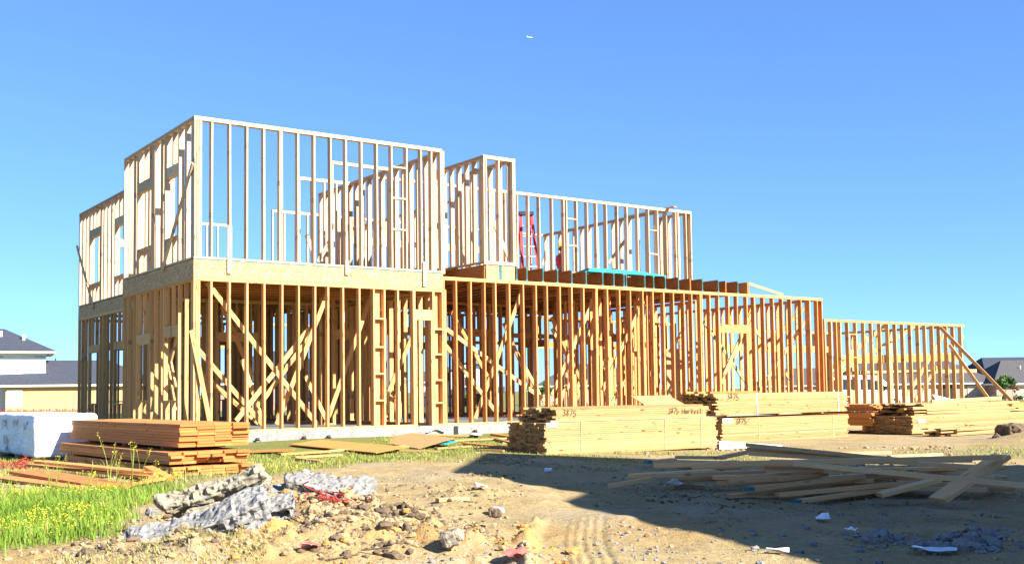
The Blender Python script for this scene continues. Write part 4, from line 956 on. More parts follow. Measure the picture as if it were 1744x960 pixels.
b = MB(); b.box(-wc / 2 + .6, wc / 2 - .3, -5.04, -5.003, 0, 2.0); b.obj('porch_shade_panel', M['roof2'], hW)  # flat dark panel, paints in the shade under the porch roof
hG, _w = houseobj('low grey roofed wing left of the white gabled house', rx(740, 150), 160, zc, 7, 9, 3.4, 2.2, 3, 3, 0, 'white', 'roof2', 'white', .5, vents=0)
# road and lawn behind the house
V = []; F = []
for i in range(41):
    x = -90 + i * 5
    for y in (50, 60): V.append((x, y, fz(x, y) + .02))
for i in range(40): F.append((2 * i, 2 * i + 2, 2 * i + 3, 2 * i + 1))
t = NT('asphalt', .9, .2); t.col(t.ramp(t.noise(t.n('ShaderNodeTexCoord').outputs['Object'], 3, 4), (.3, (.045, .045, .048)), (.7, (.07, .07, .072)))); M['asphalt'] = t.m
tag(meshobj('road', mk('road', V, F, M['asphalt'])), kind='structure')
for nm, y in (('kerb', 49.7),):
    b = MB()
    for i in range(40): x = -90 + i * 5; b.box(x, x + 4.99, y, y + .28, fz(x + 2.5, y) - .1, fz(x + 2.5, y) + .10)
    tag(b.obj('kerb', M['slab']), kind='structure')

# lamp with street sign
p = atd(795.5, 697, 132); zb = fz(p[0], p[1])
la = thing('street_lamp', 'black lantern street lamp with a small teal street sign before the white house', 'street lamp', (p[0], p[1], zb))
b = MB(); b.cyl((0, 0, 0), (0, 0, .4), .10, .07, 10); b.cyl((0, 0, .4), (0, 0, 1.95), .045, .04, 10); b.obj('post', M['black'], la)
b = MB(); b.cyl((0, 0, 1.95), (0, 0, 2.0), .05, .16, 8); b.cyl((0, 0, 2.0), (0, 0, 2.3), .13, .19, 8); b.cyl((0, 0, 2.3), (0, 0, 2.5), .22, .03, 8); b.obj('lantern', M['black'], la)
b = MB(); b.box(-.42, .42, -.02, .02, 1.45, 1.62); b.obj('sign_plate', M['tealsign'], la)

# ------------------------------------------------------------------ trees and shrubs
def leafm(name, c):
    t = NT(name, .7, .25); pos = t.n('ShaderNodeNewGeometry').outputs['Position']; nz = t.noise(pos, 3.5, 3)
    t.b.inputs['Subsurface Weight'].default_value = 0
    return t.col(t.ramp(nz, (.3, [x * .6 for x in c]), (.7, [min(1, x * 1.5) for x in c])))
M['leaf'] = leafm('leaves_green', (.07, .14, .025)); M['leafr'] = leafm('leaves_reddish', (.16, .10, .05)); M['leafd'] = leafm('leaves_dark', (.03, .06, .02))
M['bark'] = plain('bark', (.14, .10, .07), .9, .2, 12)
def crown(name, blobs, n, size, mat, parent):
    bl = np.array([b_[0] for b_ in blobs], float); rd = np.array([b_[1] for b_ in blobs], float)
    i = rng.integers(0, len(bl), n); d = rng.normal(size=(n, 3)); d /= np.linalg.norm(d, axis=1, keepdims=True)
    c = bl[i] + d * (rd[i] * rng.random(n) ** .45)[:, None] * np.array([1, 1, .8])
    u = rng.normal(size=(n, 3)); u /= np.linalg.norm(u, axis=1, keepdims=True); v = np.cross(u, rng.normal(size=(n, 3))); v /= np.linalg.norm(v, axis=1, keepdims=True)
    s = size * (.6 + .8 * rng.random(n))[:, None]
    V = np.stack([c - u * s, c + v * s * .5, c + u * s, c - v * s * .5], 1).reshape(-1, 3); F = np.arange(n * 4).reshape(n, 4)
    return meshobj(name, bigmesh(name, V, F, mat), parent)
def tree(label, px_, py_, d, H, W, mat='leaf', n=900, name='tree'):
    p = atd(px_, py_, d); zb = fz(p[0], p[1])
    t_ = thing(name, label, 'tree', (p[0], p[1], zb))
    b = MB(); b.cyl((0, 0, 0), (.03, .02, H * .55), H * .022 + .02, H * .012, 8); blobs = []
    for i in range(6):
        a = i * 1.05 + random.random(); e = (math.cos(a) * W * .32, math.sin(a) * W * .32, H * random.uniform(.55, .85)); b.cyl((.02, .01, H * random.uniform(.3, .5)), e, .03, .012, 5); blobs.append((e, W * random.uniform(.16, .26)))
    blobs.append(((0, 0, H * .88), W * .24))
    b.obj('trunk', M['bark'], t_); crown('crown', blobs, n, .10 * W ** .5, M[mat], t_)
tree('small bright green street tree on the lawn before the right brick houses', 1713, 690, 128, 2.9, 2.4)
tree('thin reddish young tree right of the green street tree', 1729, 690, 128, 2.3, 1.2, 'leafr', 350)
tree('young yellowish green tree before the white house porch', 780, 695, 120, 2.1, 1.7, 'leaf', 500)
tree('green tree behind the studs right of the house centre', 930, 695, 120, 2.6, 2.4, 'leaf', 700)
tree('dark green tree glimpsed behind the left rooms', 303, 700, 90, 2.4, 2.0, 'leafd', 600)
for px_, lb in ((1692, 'round dark shrub left of the green street tree'), (1706, 'low dark shrub under the green street tree'), (1735, 'small dark shrub beside the tan garage door')):
    p = atd(px_, 690, 131); s = thing('shrub', lb, 'shrub', (p[0], p[1], fz(p[0], p[1])))
    crown('foliage', [((0, 0, .35), .45), ((.3, 0, .3), .35), ((-.3, .1, .3), .35)], 260, .10, M['leafd'], s)

# ------------------------------------------------------------------ white van
vp = atd(1413, 690, 70); vz = fz(vp[0], vp[1])
van = thing('white_van', 'white van parked behind the right stud frame, its nose to the right', 'van', (vp[0], vp[1], vz))
prof = [(0, .32), (-.03, .8), (.0, 1.7), (.12, 2.02), (.35, 2.12), (2.7, 2.14), (3.15, 2.08), (3.5, 1.85), (4.1, 1.25), (4.75, 1.08), (5.05, .92), (5.15, .6), (5.1, .32)]
V = []; n = len(prof)
for s in (0, 1):
    for (x, z) in prof:
        ins = .16 * max(0, (z - 1.1)) ; y = ins if s == 0 else 1.95 - ins; V.append((x, y, z))
F = [tuple(range(n)), tuple(range(2 * n - 1, n - 1, -1))] + [((i + 1) % n, i, n + i, n + (i + 1) % n) for i in range(n)]
bo = meshobj('body', mk('body', V, F, M['white']), van); mo = bo.modifiers.new('bevel', 'BEVEL'); mo.width = .05; mo.segments = 2; mo.limit_method = 'ANGLE'
def sidewin(x0, x1, z0, z1, x0t=None, x1t=None, name='window'):
    x0t = x0 if x0t is None else x0t; x1t = x1 if x1t is None else x1t
    f = lambda z: .16 * max(0, z - 1.1) - .012
    b = MB(); V = []
    for o_ in (0, .02): V += [(x0, f(z0) + o_, z0), (x1, f(z0) + o_, z0), (x1t, f(z1) + o_, z1), (x0t, f(z1) + o_, z1)]
    b.add(V, BOXF); b.obj(name, M['glass'], van)
sidewin(.15, .50, 1.25, 1.85); sidewin(.75, 1.70, 1.25, 1.88); sidewin(2.05, 2.85, 1.22, 1.86, 2.05, 2.75); sidewin(2.92, 3.75, 1.20, 1.78, 2.92, 3.2)
b = MB(); b.add([(3.56, .16, 1.84), (4.08, .10, 1.31), (4.08, 1.85, 1.31), (3.56, 1.79, 1.84), (3.58, .16, 1.87), (4.11, .10, 1.33), (4.11, 1.85, 1.33), (3.58, 1.79, 1.87)], BOXF); b.obj('windscreen', M['glass'], van)
for x in (.95, 4.2):
    w_ = MB(); w_.cyl((x, -.01, .33), (x, .22, .33), .33, .33, 20); wo = w_.obj('wheel', M['rubber'], van); r_ = MB(); r_.cyl((x, -.03, .33), (x, -.011, .33), .18, .2, 14); r_.obj('rim', M['alu'], wo)
    w_ = MB(); w_.cyl((x, 1.74, .33), (x, 1.96, .33), .33, .33, 20); w_.obj('wheel', M['rubber'], van)
b = MB(); b.box(4.6, 4.98, -.015, .08, .78, .95); b.obj('headlight', M['alu'], van); b = MB(); b.box(4.85, 5.20, .05, 1.9, .35, .55); b.obj('bumper', M['black'], van)
b = MB(); b.box(3.45, 3.62, -.22, -.03, 1.18, 1.42); b.obj('mirror', M['black'], van); b = MB(); b.box(2.2, 2.4, -.012, -.003, 1.0, 1.04); b.obj('door_handle', M['black'], van)
b = MB(); b.box(1.95, 1.965, -.008, .002, .4, 1.1); b.box(2.88, 2.895, -.008, .002, .4, 1.1); b.obj('door_seam', M['black'], van)

# ------------------------------------------------------------------ the neighbour's house out of the frame on the right; its roofs throw the big shadow
nh = thing('neighbour_house', 'finished two-storey house beside the site whose gables shade the right foreground', 'house', O3, TH)
def prism(pts, y0, y1, name, mat, parent):
    n = len(pts); V = [(x, y0, z) for x, z in pts] + [(x, y1, z) for x, z in pts]
    F = [tuple(range(n)), tuple(range(2 * n - 1, n - 1, -1))] + [((i + 1) % n, i, n + i, n + (i + 1) % n) for i in range(n)]
    return meshobj(name, mk(name, V, F, mat), parent)
TE = math.tan(SUN_EL); ph = SUN_AZ - TH; OX, OY = math.sin(ph) / TE, -math.cos(ph) / TE     # towards the sun per metre of height, in house axes
def caster(X, Y, h): return X + OX * (h + .1), Y + OY * (h + .1)
hp, he = 8.2, 5.6
xa, ya = caster(3.86, -4.89, hp); xb, yb = caster(.52, -8.74, he)
yg = (ya + yb) / 2
xr = caster(8.9, -12.4, 3.2)[0]
prism([(xb + .4, -1), (xa + 2.2, -1), (xa + 2.2, hp - 4.95), (xa + 1.4, he - .9), (xb + .4, he - .35)], yg - .5, yg - 4.0, 'wall', M['brick'], nh)
prism([(xb, he - .25), (xb, he), (xa, hp), (xa + .62, hp - 1.71), (xa + 2.6, hp - 4.75), (xa + 2.4, hp - 4.9), (xa, hp - .35)], yg, yg - 3.2, 'roof', M['roof'], nh)
prism([(xb + .5, he - .35), (xa + .8, he - .35), (xa, hp - .5)], yg - .5, yg - 2.9, 'gable_wall', M['white'], nh)
h2 = 5.0; xe, ye = caster(-.62, -12.9, h2)
nb_roof = prism([(xe, h2 - .2), (xe, h2), (xe + 5, h2 + 2.6), (xe + 10, h2), (xe + 10, h2 - .2), (xe + 5, h2 + 2.35)], ye, ye - 12, 'roof', M['roof'], nh)
nb_wall = prism([(xe + .45, -1), (xe + 9.5, -1), (xe + 9.5, h2 - .25), (xe + .45, h2 - .25)], ye - .4, ye - 11.6, 'wall', M['brick'], nh)
def swing_(o): o.matrix_local = Matrix.Translation((xe, ye, 0)) @ Matrix.Rotation(math.radians(-12), 4, 'Z') @ Matrix.Translation((-xe, -ye, 0))
for o in (nb_roof, nb_wall): swing_(o)
for i in range(3):
    b = MB(); y = ye - 2.2 - i * 3.2; b.box(xe + .40, xe + .445, y - .7, y + .7, .9, 2.4); f_ = b.obj('window', M['white'], nh)
    c = MB(); c.box(xe + .385, xe + .399, y - .6, y + .6, 1.0, 2.3); c.obj('pane', M['glass'], f_); swing_(f_)

# ------------------------------------------------------------------ rubble, clods, litter
def ico(sub=3):
    bmx = bmesh.new(); bmesh.ops.create_icosphere(bmx, subdivisions=sub, radius=1); V = np.array([v.co[:] for v in bmx.verts]); F = np.array([[v.index for v in f.verts] for f in bmx.faces]); bmx.free(); return V, F
ICO4, ICO1, ICO2 = ico(5), ico(1), ico(2)
def rock(name, c, dims, rot, mat, seed, label, cat, rough=.12, boxy=.45, group=None, flat=True):
    V, F = ICO4
    W = np.sign(V) * np.abs(V) ** boxy; W = W / np.maximum(np.max(np.abs(W), 1, keepdims=True) ** .0, 1e-6)
    d = np.array(dims) / 2; W = W * d; N = V
    m = min(dims)
    f = vnoise3(W / m * .9 + seed * 9.1) * .8 + vnoise3(W / m * 2.3 + seed * 3.3) * .5 - np.abs(vnoise3(W / m * 3.1 + seed * 2.1)) * .4 - np.abs(vnoise3(W / m * 7 + seed)) * .2 - np.maximum(vnoise3(W / m * 16 + seed * 5), 0) * .2 + .3
    W = W + N * (f * rough * m)[:, None]
    me = bigmesh(name, W, F, mat, False); o = meshobj(name, me); o.location = [float(v) for v in c]; o.rotation_euler = rot
    return tag(o, label, cat, group)
R_ = math.radians
def slab_rock(name, c, dims, rot, mat, seed, label, cat, n=44, rough=1.0):
    lx_, ly_, lz_ = dims
    def disp(W, U):
        f = vnoise3(W * 3.2 + seed * 9.1) * .05 + vnoise3(W * 8 + seed * 3.3) * .028 - np.abs(vnoise3(W * 18 + seed)) * .03 - np.maximum(vnoise3(W * 42 + seed * 5), 0) * .016
        ed = np.abs(U - .5).max(1) ; return f * rough * np.where((np.abs(U[:, 0] - .5) > .49) | (np.abs(U[:, 1] - .5) > .49), 1.8, 1.0)
    W, F = grid_box(lx_, ly_, lz_, n, disp, .03)
    W = W - np.array(dims) / 2; W[:, 1] += .10 * ly_ * np.sin(W[:, 0] * 4 + seed); W[:, 2] += .08 * W[:, 0] ** 2
    o = meshobj(name, bigmesh(name, W, np.array(F), mat)); o.location = [float(v) for v in c]; o.rotation_euler = rot
    return tag(o, label, cat)
def up(p, z): q = p.copy(); q[2] += z; return q
def atm(px_, py_, d): return atd(px_, py_, d)
slab_rock('concrete_slab', atm(372, 842, 8.6), (.80, .40, .13), (R_(-26), R_(-19), R_(4)), M['chunkdirty'], 1, 'tilted slab of old concrete overhanging a dark hollow in the rubble', 'concrete chunk')
rock('concrete_chunk', atm(353, 872, 8.6), (.30, .24, .16), (0, R_(-12), R_(10)), M['chunkdirty'], 2, 'rounded concrete lump wedged under the overhanging slab', 'concrete chunk', .3, .7)
slab_rock('concrete_slab', atm(338, 900, 8.0), (1.05, .40, .17), (R_(16), R_(-19), R_(8)), M['chunk'], 3, 'long grey concrete slab sloping down to the lower left of the rubble', 'concrete chunk')
slab_rock('concrete_slab', atm(445, 868, 8.35), (.55, .34, .16), (R_(18), R_(-8), R_(10)), M['chunk'], 4, 'grey concrete slab in the middle of the rubble', 'concrete chunk')
slab_rock('concrete_slab', atm(560, 830, 9.3), (.60, .36, .12), (R_(14), R_(14), R_(-10)), M['chunk'], 5, 'pale concrete slab at the back right of the rubble above the red netting', 'concrete chunk')
slab_rock('concrete_slab', atm(475, 833, 9.3), (.42, .30, .11), (R_(14), R_(-6), R_(10)), M['chunk'], 6, 'pale broken slab at the back of the rubble beside the dark stake', 'concrete chunk')
rock('clay_lump', atm(478, 922, 7.9), (.36, .30, .20), (0, R_(10), R_(30)), M['clay'], 7, 'big smooth lump of orange clay at the front of the rubble', 'clay lump', .3, .6)
rock('stone', atm(432, 918, 7.9), (.16, .12, .13), (0, R_(30), 0), M['chunk'], 8, 'pointed pale stone leaning on the orange clay lump', 'stone', .25)
rock('stone', atm(478, 864, 8.7), (.14, .08, .14), (0, R_(40), R_(20)), M['chunk'], 9, 'upright pale shard in the rubble centre', 'stone', .3)
rock('concrete_chunk', atm(545, 882, 8.6), (.30, .2, .14), (0, R_(20), R_(-20)), M['chunk'], 10, 'grey broken chunk on the right side of the rubble', 'concrete chunk', .35)
rock('stone', atm(770, 916, 7.3), (.15, .10, .09), (0, R_(-25), 0), M['chunkdirty'], 12, 'pale stone on the orange clay in the foreground centre', 'stone', .3)
rock('stone', atm(842, 872, 8.7), (.10, .08, .07), (0, 0, 0), M['dclod'], 13, 'small dark lump on the dirt left of the tyre tracks', 'stone', .4)
rock('dirt_clod', atg(1588, 824, .03), (.38, .34, .34), (0, 0, R_(20)), M['dclod'], 14, 'dark clod of earth resting against the scrap boards', 'dirt clod', .3, .8)
rock('dirt_mound', up(atg(1734, 751), .12), (.8, .6, .46), (0, 0, R_(10)), M['dclod'], 15, 'dark heap of earth at the right photo edge', 'dirt heap', .38, .8)
rock('dirt_clod', up(atg(1704, 752), .04), (.30, .24, .2), (0, 0, 0), M['dclod'], 16, 'dark clod left of the earth heap', 'dirt clod', .38, .8)
kk_ = 0
LMK = (((370, 846), 'the overhanging slab'), ((478, 922), 'the orange clay lump'), ((552, 850), 'the red netting'), ((335, 903), 'the long grey slab'), ((440, 872), 'the middle grey slab'), ((475, 833), 'the dark stake'), ((370, 935), 'the straw patch'), ((610, 930), 'the steel rods'))
for i in range(34):
    a = random.random() * 6.28; r = abs(random.gauss(0, .75)); x, y = -1.9 + r * math.cos(a) * 1.5, 8.8 + r * math.sin(a) * 1.1; s = random.uniform(.05, .13)
    mt = random.choice(['chunk', 'chunkdirty', 'dclod', 'dclod', 'clod', 'clod', 'clay'])
    cl = {'chunk': 'grey broken concrete fragment lying loose in the rubble heap', 'chunkdirty': 'dirty concrete fragment lying loose in the rubble heap', 'dclod': 'dark crumbly clod lying in the rubble heap', 'clod': 'tan clod lying in the rubble heap', 'clay': 'orange clay clod lying in the rubble heap'}[mt]
    dv = np.array([x, y, gz(x, y)]) - CAM; dd_ = dv @ _f; qx, qy = 872 + FPX * (dv @ _r) / dd_, CYP - FPX * (dv @ _u) / dd_
    lm = min(LMK, key=lambda L_: math.hypot(L_[0][0] - qx, L_[0][1] - qy)); ddx, ddy = qx - lm[0][0], qy - lm[0][1]
    rel = ('right of' if ddx > 0 else 'left of') if abs(ddx) > abs(ddy) else ('in front of' if ddy > 0 else 'behind')
    cl = ('small ' if s < .075 else 'medium ' if s < .10 else 'larger ') + cl.split(' lying')[0] + ' ' + rel + ' ' + lm[1] + ' in the rubble'
    if cl in seen_: continue
    seen_.add(cl)
    rock('rubble_piece', (x, y, gz(x, y) + s * .15), (s * random.uniform(.8, 1.7), s, s * random.uniform(.5, .9)), (random.uniform(-.4, .4), random.uniform(-.4, .4), random.random() * 6), M[mt], 20 + i, cl, 'rubble', .35, .6, 'small pieces of rubble, ' + mt)
for i, (px_, py_) in enumerate(((1490, 918), (1500, 914), (1515, 918), (1610, 938), (1620, 921), (1635, 930), (1648, 935), (1650, 918), (1660, 905), (1665, 925), (1680, 915), (1692, 930))):
    p = ongr(px_, py_); s = random.uniform(.05, .13)
    rock('concrete_fragment', up(p, s * .2), (s * 1.5, s, s * .6), (random.uniform(-.3, .3), random.uniform(-.3, .3), i), M['chunk'], 80 + i, 'pale concrete fragment in the shaded foreground, %s from the left' % ('first second third fourth fifth sixth seventh eighth ninth tenth eleventh twelfth'.split()[i]), 'rubble', .35, .55, 'pale fragments in the shade')

def scatter(name, n, pts, smin, smax, mat, seed=0, flat=.7, big=False):
    V0, F0 = ICO2 if big else ICO1; k = len(V0)
    s = smin * (smax / smin) ** (rng.random(n) ** 2.2)
    jit = 1 + (.30 if big else .35) * rng.normal(size=(n, k, 1)) * .6
    A = rng.random(n) * 6.28; ca, sa = np.cos(A)[:, None], np.sin(A)[:, None]
    st = rng.uniform(.7, 1.5, (n, 1))
    P = V0[None] * jit; X = P[..., 0] * st; Y = P[..., 1]; Z = P[..., 2] * flat
    W = np.stack([X * ca - Y * sa, X * sa + Y * ca, Z], -1) * s[:, None, None] + pts[:, None, :]
    W[..., 2] += (s * .25)[:, None]
    F = (F0[None] + (np.arange(n) * k)[:, None, None]).reshape(-1, 3)
    return tag(meshobj(name, bigmesh(name, W.reshape(-1, 3), F, mat)), kind='stuff')
def sample(n, box, dens):
    out = []
    while sum(len(o) for o in out) < n:
        x = rng.uniform(box[0], box[1], n); y = rng.uniform(box[2], box[3], n)
        keep = rng.random(n) < dens(x, y); out.append(np.stack([x[keep], y[keep]], -1))
    q = np.concatenate(out)[:n]; z = ground_h(q[:, 0], q[:, 1]); return np.concatenate([q, z[:, None]], 1)
dirtd = lambda x, y: (1 - grass_mask(x, y)) * np.clip(.05 + .8 * sstep(.12, .6, fbm2(x, y, .7, 3, 6)) + 1.2 * np.clip(mound(x, y) / .2, 0, 1), 0, 1) * (np.abs(x - .45) > .32)
scatter('clods', 13000, sample(13000, (-5, 6, 6, 15), dirtd), .003, .028, M['clod'])
scatter('dark_clods', 3200, sample(3200, (-5, 6.5, 6, 16), lambda x, y: dirtd(x, y) * sstep(.1, .4, fbm2(x, y, 1.1, 3, 21))), .004, .032, M['dclod'])
scatter('grey_gravel', 3600, sample(3600, (-5, 6.5, 6, 15), lambda x, y: (1 - grass_mask(x, y)) * np.clip(sstep(.15, .5, fbm2(x, y, .8, 3, 31)) + np.exp(-((x + 2.0) / 1.3) ** 2 - ((y - 9.0) / 1.0) ** 2) + 1.5 * np.exp(-((x - 3.6) / .5) ** 2 - ((y - 8.4) / .3) ** 2), 0, 1)), .003, .022, M['chunk'])
heap = lambda x, y: np.clip(mound(x, y) / .2, 0, 1) ** 2 * (1 - grass_mask(x, y) * .8) * (y < 10.2) * (x < -.6)
scatter('earth_clumps', 420, sample(420, (-3.4, -.6, 6.6, 10.2), lambda x, y: heap(x, y) * sstep(-.2, .4, fbm2(x, y, 1.6, 3, 71))), .008, .050, M['clod'], big=True)
scatter('dark_earth_clumps', 520, sample(520, (-3.6, -.6, 6.6, 10.2), lambda x, y: heap(x, y) * sstep(.0, .4, fbm2(x, y, 1.4, 3, 72))), .008, .055, M['dclod'], big=True)
scatter('orange_clay_lumps', 110, sample(110, (-2.4, .4, 6.6, 9.4), lambda x, y: np.clip(mound(x, y) / .2, 0, 1) * sstep(.1, .4, fbm2(x, y, 1.2, 3, 73))), .008, .045, M['clay'], big=True)
pA, pB_ = ongr(1640, 925), ongr(1497, 916)
scatter('pale_debris', 520, sample(520, (1.5, 4.5, 6.5, 9.5), lambda x, y: np.clip(np.exp(-((x - pA[0]) / .30) ** 2 - ((y - pA[1]) / .28) ** 2) + .7 * np.exp(-((x - pB_[0]) / .16) ** 2 - ((y - pB_[1]) / .2) ** 2) + .02, 0, 1)), .006, .04, M['chunk'], big=True)
scatter('clods_by_stacks', 1500, sample(1500, (-3, 12, 16, 24), lambda x, y: .6 * sstep(0, .5, fbm2(x, y, .8, 2, 33))), .015, .05, M['clod'])

# crumpled red netting, stakes, litter
def netting(label, c, rx_, ry_, rz_, n, name='safety_netting'):
    b = MB()
    for i in range(n):
        a = random.random() * 6.28; r = math.sqrt(random.random()); p = np.array([rx_ * r * math.cos(a), ry_ * r * math.sin(a), rz_ * (1 - r * r) * random.uniform(.3, 1.1)])
        for k in range(4):
            q = p + np.array([random.gauss(0, .05), random.gauss(0, .05), random.gauss(0, .025)]); b.bar(p, q, .008, .006, (.1, .2, 1)); p = q
    o = b.obj(name, M['netting'], None); o.location = [float(v) for v in c]; return tag(o, label, 'netting')
netting('crumpled red safety netting lying on the rubble heap', atm(556, 852, 8.9) - np.array([0, 0, .03]), .18, .11, .07, 38)
netting('crumpled red netting on the ground by the white wrapped pallet', atg(34, 796, .0), .30, .2, .10, 70)
for px_, py_, d, l, lb in ((512, 829, 9.3, .17, 'thin dark stake standing in the rubble'), (483, 838, 9.2, .2, 'thicker dark stake leaning in the rubble'), (612, 944, 7.4, .12, 'short pale stake in the clay at the bottom')):
    p = atm(px_, py_, d); b = MB(); b.cyl((0, 0, -l * .6), (.02 if 'leaning' in lb else 0, 0, l * .5), .013, .008, 7); o = b.obj('stake', M['strap' if 'pale' in lb else 'black']); o.location = [float(v) for v in p]; tag(o, lb, 'stake')
for p, q, lb in (((560, 957), (612, 947), 'thin brown rod at the bottom of the photo'), ((615, 941), (665, 937), 'thin dark rod lying on the clay')):
    a, c = ongr(*p), ongr(*q); b = MB(); b.cyl(a + [0, 0, .02], c + [0, 0, .02], .006, .006, 6); tag(b.obj('steel_rod', M['dclod']), lb, 'rod')
def scrap(label, px_, py_, w, l, h, mat, seed, name='litter', cat='litter'):
    p = ongr(px_, py_); n = 6; V = []; F = []
    for i in range(n):
        for j in range(n):
            x, y = (i / (n - 1) - .5) * w, (j / (n - 1) - .5) * l; V.append((x, y, h * .5 + h * .5 * float(vnoise3(np.array([[x / w * 2.2 + seed, y / l * 2.2, seed * .7]]))[0])))
    for i in range(n - 1):
        for j in range(n - 1): F.append((i * n + j, (i + 1) * n + j, (i + 1) * n + j + 1, i * n + j + 1))
    o = meshobj(name, mk(name, V, F, mat)); o.location = [float(p[0]), float(p[1]), float(p[2]) + .01]; o.rotation_euler = (0, 0, seed)
    so_ = o.modifiers.new('thick', 'SOLIDIFY'); so_.thickness = .004
    return tag(o, label, cat)
M['redplastic'] = plain('faded_red_plastic', (.66, .13, .10), .4, .1)
scrap('faded red plastic scrap at the bottom of the photo', 880, 949, .16, .12, .06, M['redplastic'], 1)
scrap('pink paper scrap on the rubble slope', 528, 938, .10, .12, .07, M['redplastic'], 2)
scrap('crumpled white paper below the scrap pile', 1402, 887, .12, .14, .08, M['white'], 3)
scrap('white paper in the shade right of the crumpled one', 1450, 906, .14, .06, .05, M['white'], 4)
scrap('crumpled white film on the small clod patch', 819, 833, .14, .12, .09, M['white'], 5)
scrap('white paper at the edge of the shadow in front', 1325, 943, .16, .08, .05, M['white'], 6)
scrap('white plastic film curled at the left of the scrap pile', 1150, 829, .30, .10, .10, M['white'], 7)
scrap('crumpled grey foil beside the tyre tracks', 846, 875, .16, .14, .1, M['alu'], 8)
scrap('grey folded sheet of cardboard low in the shade at the right', 1592, 943, .30, .12, .06, M['alu'], 9)
scrap('crumpled clear film on the slab edge', 738, 740, .5, .3, .14, M['white'], 10)
scrap('white paper sack lying before the slab', 812, 743, .7, .25, .12, M['white'], 11)
scrap('small blue white litter in the grass by the left stack', 347, 808, .14, .10, .08, M['white'], 12)
p = ongr(934, 804); b = MB(); b.cyl((-.05, 0, .035), (.05, .02, .035), .035, .03, 12); o = b.obj('cup', M['white'], None, True); o.location = [float(v) for v in p]; tag(o, 'white paper cup lying in the big shadow', 'cup')
# low mesh fence before the left house
b = MB(); x0, x1 = rx(-40, 92), rx(150, 92); y = 92; z = fz(-40, 92)
for i in range(70):
    x = x0 + (x1 - x0) * i / 69; h = .28 + .10 * math.sin(i * 1.3) + .05 * math.sin(i * 3.1); b.box(x, x + (x1 - x0) / 69 * .6, y, y + .01, z + .25, z + .25 + h * .7)
f_ = thing('mesh_fence', 'low torn orange mesh fence in front of the osb garage', 'fence', (0, 0, 0)); b.obj('mesh', M['netting'], f_)
for i in range(8): b = MB(); x = x0 + (x1 - x0) * i / 7; b.box(x - .03, x + .03, y + .02, y + .06, z - .2, z + .6); b.obj('post', M['old'], f_)

# ------------------------------------------------------------------ weeds and grass
def blades(name, pts, hmin, hmax, wid, mat, lean=.35):
    n = len(pts); h = rng.uniform(hmin, hmax, n); a = rng.random(n) * 6.28; l = rng.uniform(.05, lean, n) * h
    d = np.stack([np.cos(a), np.sin(a), np.zeros(n)], -1); s = np.stack([-np.sin(a), np.cos(a), np.zeros(n)], -1) * (wid * rng.uniform(.6, 1.4, n))[:, None]
    m = pts + d * (l * .35)[:, None] + np.array([0, 0, 1]) * (h * .6)[:, None]; tp = pts + d * l[:, None] + np.array([0, 0, 1]) * h[:, None]
    V = np.stack([pts - s, pts + s, m + s * .7, m - s * .7, tp], 1).reshape(-1, 3); b_ = np.arange(n)[:, None] * 5
    F = np.concatenate([b_ + [0, 1, 2], b_ + [0, 2, 3], b_ + [3, 2, 4]], 0)
    return tag(meshobj(name, bigmesh(name, V, F, mat)), kind='stuff'), tp
def bladem(name, c1, c2):
    t = NT(name, .6, .25); pos = t.n('ShaderNodeNewGeometry').outputs['Position']; a = t.noise(pos, 1.1, 3); b_ = t.noise(pos, 30, 2)
    f = t.math('ADD', t.math('MULTIPLY', a, .6), t.math('MULTIPLY', b_, .4)); return t.col(t.ramp(f, (.38, c1), (.62, c2)))
M['grass'] = bladem('grass_fresh', (.095, .18, .012), (.19, .28, .03)); M['weed'] = bladem('weeds_olive', (.15, .19, .025), (.28, .28, .06)); M['straw'] = bladem('dry_straw', (.28, .25, .07), (.38, .34, .12))
M['bloom'] = plain('yellow_blossom', (.72, .62, .03), .7, .1, 8)
low = lambda x, y: grass_mask(x, y) * sstep(13.0, 9.5, y) * sstep(-.5, .3, fbm2(x, y, .8, 3, 41) + .25)
p1 = sample(46000, (-6, -2.2, 6.2, 13), low); blades('grass', p1, .04, .14, .004, M['grass'], .8)
p2 = sample(30000, (-9.5, -1, 6.2, 19), lambda x, y: grass_mask(x, y) * .8); blades('weeds', p2, .015, .07, .004, M['weed'], .9)
p4 = sample(11000, (-6.5, 12, 16.5, 25), lambda x, y: grass_mask(x, y) * (x > -3)); blades('sparse_grass', p4, .01, .05, .006, M['weed'], .8)
p3 = sample(12000, (-8.5, -2.0, 6.5, 16.0), lambda x, y: grass_mask(x, y) * (.12 + .88 * sstep(13.6, 11.8, y)) * sstep(-.1, .6, fbm2(x, y, 1.1, 3, 47) + .12)); _, tips = blades('flower_stems', p3, .03, .12, .003, M['weed'], .7)
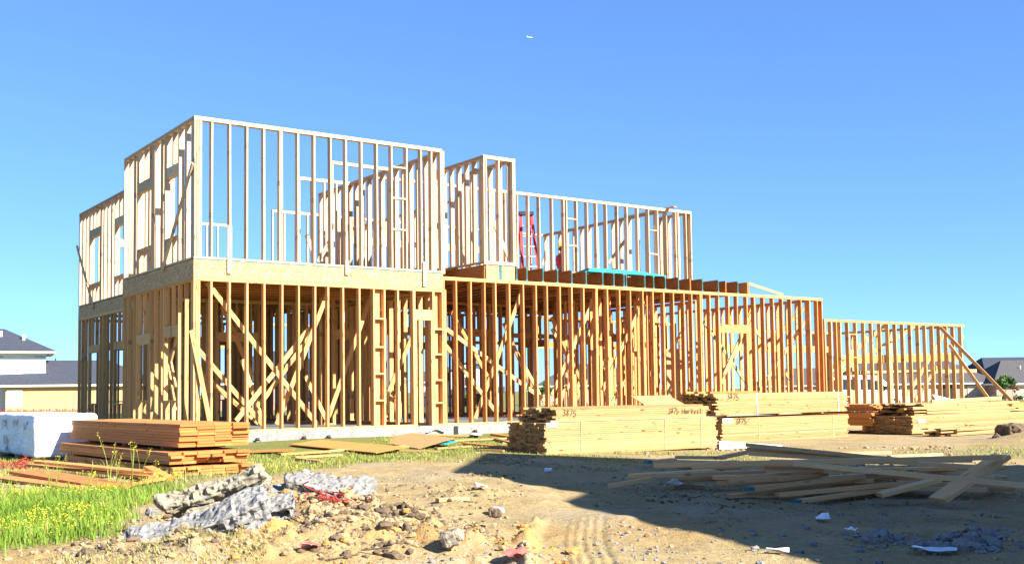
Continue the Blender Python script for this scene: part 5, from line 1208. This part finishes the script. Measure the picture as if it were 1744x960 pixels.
def blooms(name, tips, per, r):
    n = len(tips) * per; c = np.repeat(tips, per, 0) + rng.normal(size=(n, 3)) * np.array([.014, .014, .02]); u = rng.normal(size=(n, 3)); u /= np.linalg.norm(u, axis=1, keepdims=True); v = np.cross(u, rng.normal(size=(n, 3))); v /= np.linalg.norm(v, axis=1, keepdims=True)
    s = r * rng.uniform(.6, 1.3, n)[:, None]; V = np.stack([c - u * s, c + v * s, c + u * s, c - v * s], 1).reshape(-1, 3)
    return tag(meshobj(name, bigmesh(name, V, np.arange(n * 4).reshape(n, 4), M['bloom'])), kind='stuff')
blooms('yellow_flowers', tips[rng.random(len(tips)) < .42], 3, .0055)
p5 = sample(5000, (-8.5, -2, 6.3, 17), lambda x, y: grass_mask(x, y) * sstep(-.2, .5, fbm2(x, y, 1.6, 3, 53))); blades('dry_stalks', p5, .05, .17, .003, M['straw'], 1.2)
pS = sample(5200, (-3.6, -1.6, 6.6, 9.2), lambda x, y: np.clip(np.exp(-((x + 2.15) / .28) ** 2 - ((y - 7.55) / .25) ** 2) + .7 * np.exp(-((x + 1.75) / .35) ** 2 - ((y - 7.1) / .2) ** 2) + .5 * np.exp(-((x + 2.5) / .4) ** 2 - ((y - 7.1) / .2) ** 2), 0, 1)); blades('straw_tuft', pS[:1900], .015, .045, .003, M['straw'], 2.2)
for i, (px_, py_, h) in enumerate(((186, 828, .62), (199, 832, .42), (225, 834, .55), (240, 826, .5), (95, 833, .45), (85, 836, .40), (258, 830, .30), (300, 838, .25), (150, 840, .3))):
    p = ongr(px_, py_); st = thing('mustard_plant', ('tallest yellow flowering weed, in front of the reddish planks', 'short flowering weed right of the tallest one', 'second tallest flowering weed before the planks', 'flowering weed before the right end of the planks', 'flowering weed at the left among the broad planks', 'leftmost flowering weed by the broad planks', 'small flowering weed at the foot of the left stack', 'smallest flowering weed right of the left stack', 'low flowering weed left of the tallest one')[i], 'plant', p, i * 1.3, 'tall flowering weeds by the left stack')
    b = MB(); tp_ = []
    for k in range(4):
        e = (random.uniform(-.12, .12), random.uniform(-.12, .12), h * random.uniform(.6, 1)); m_ = (e[0] * .3, e[1] * .3, e[2] * .55); b.cyl((0, 0, 0), m_, .004, .003, 4); b.cyl(m_, e, .003, .002, 4); tp_.append(e)
    b.obj('stem', M['weed'], st); t_ = np.array(tp_); o = blooms('blossom', t_, 6, .006); del o['kind']; o.parent = st
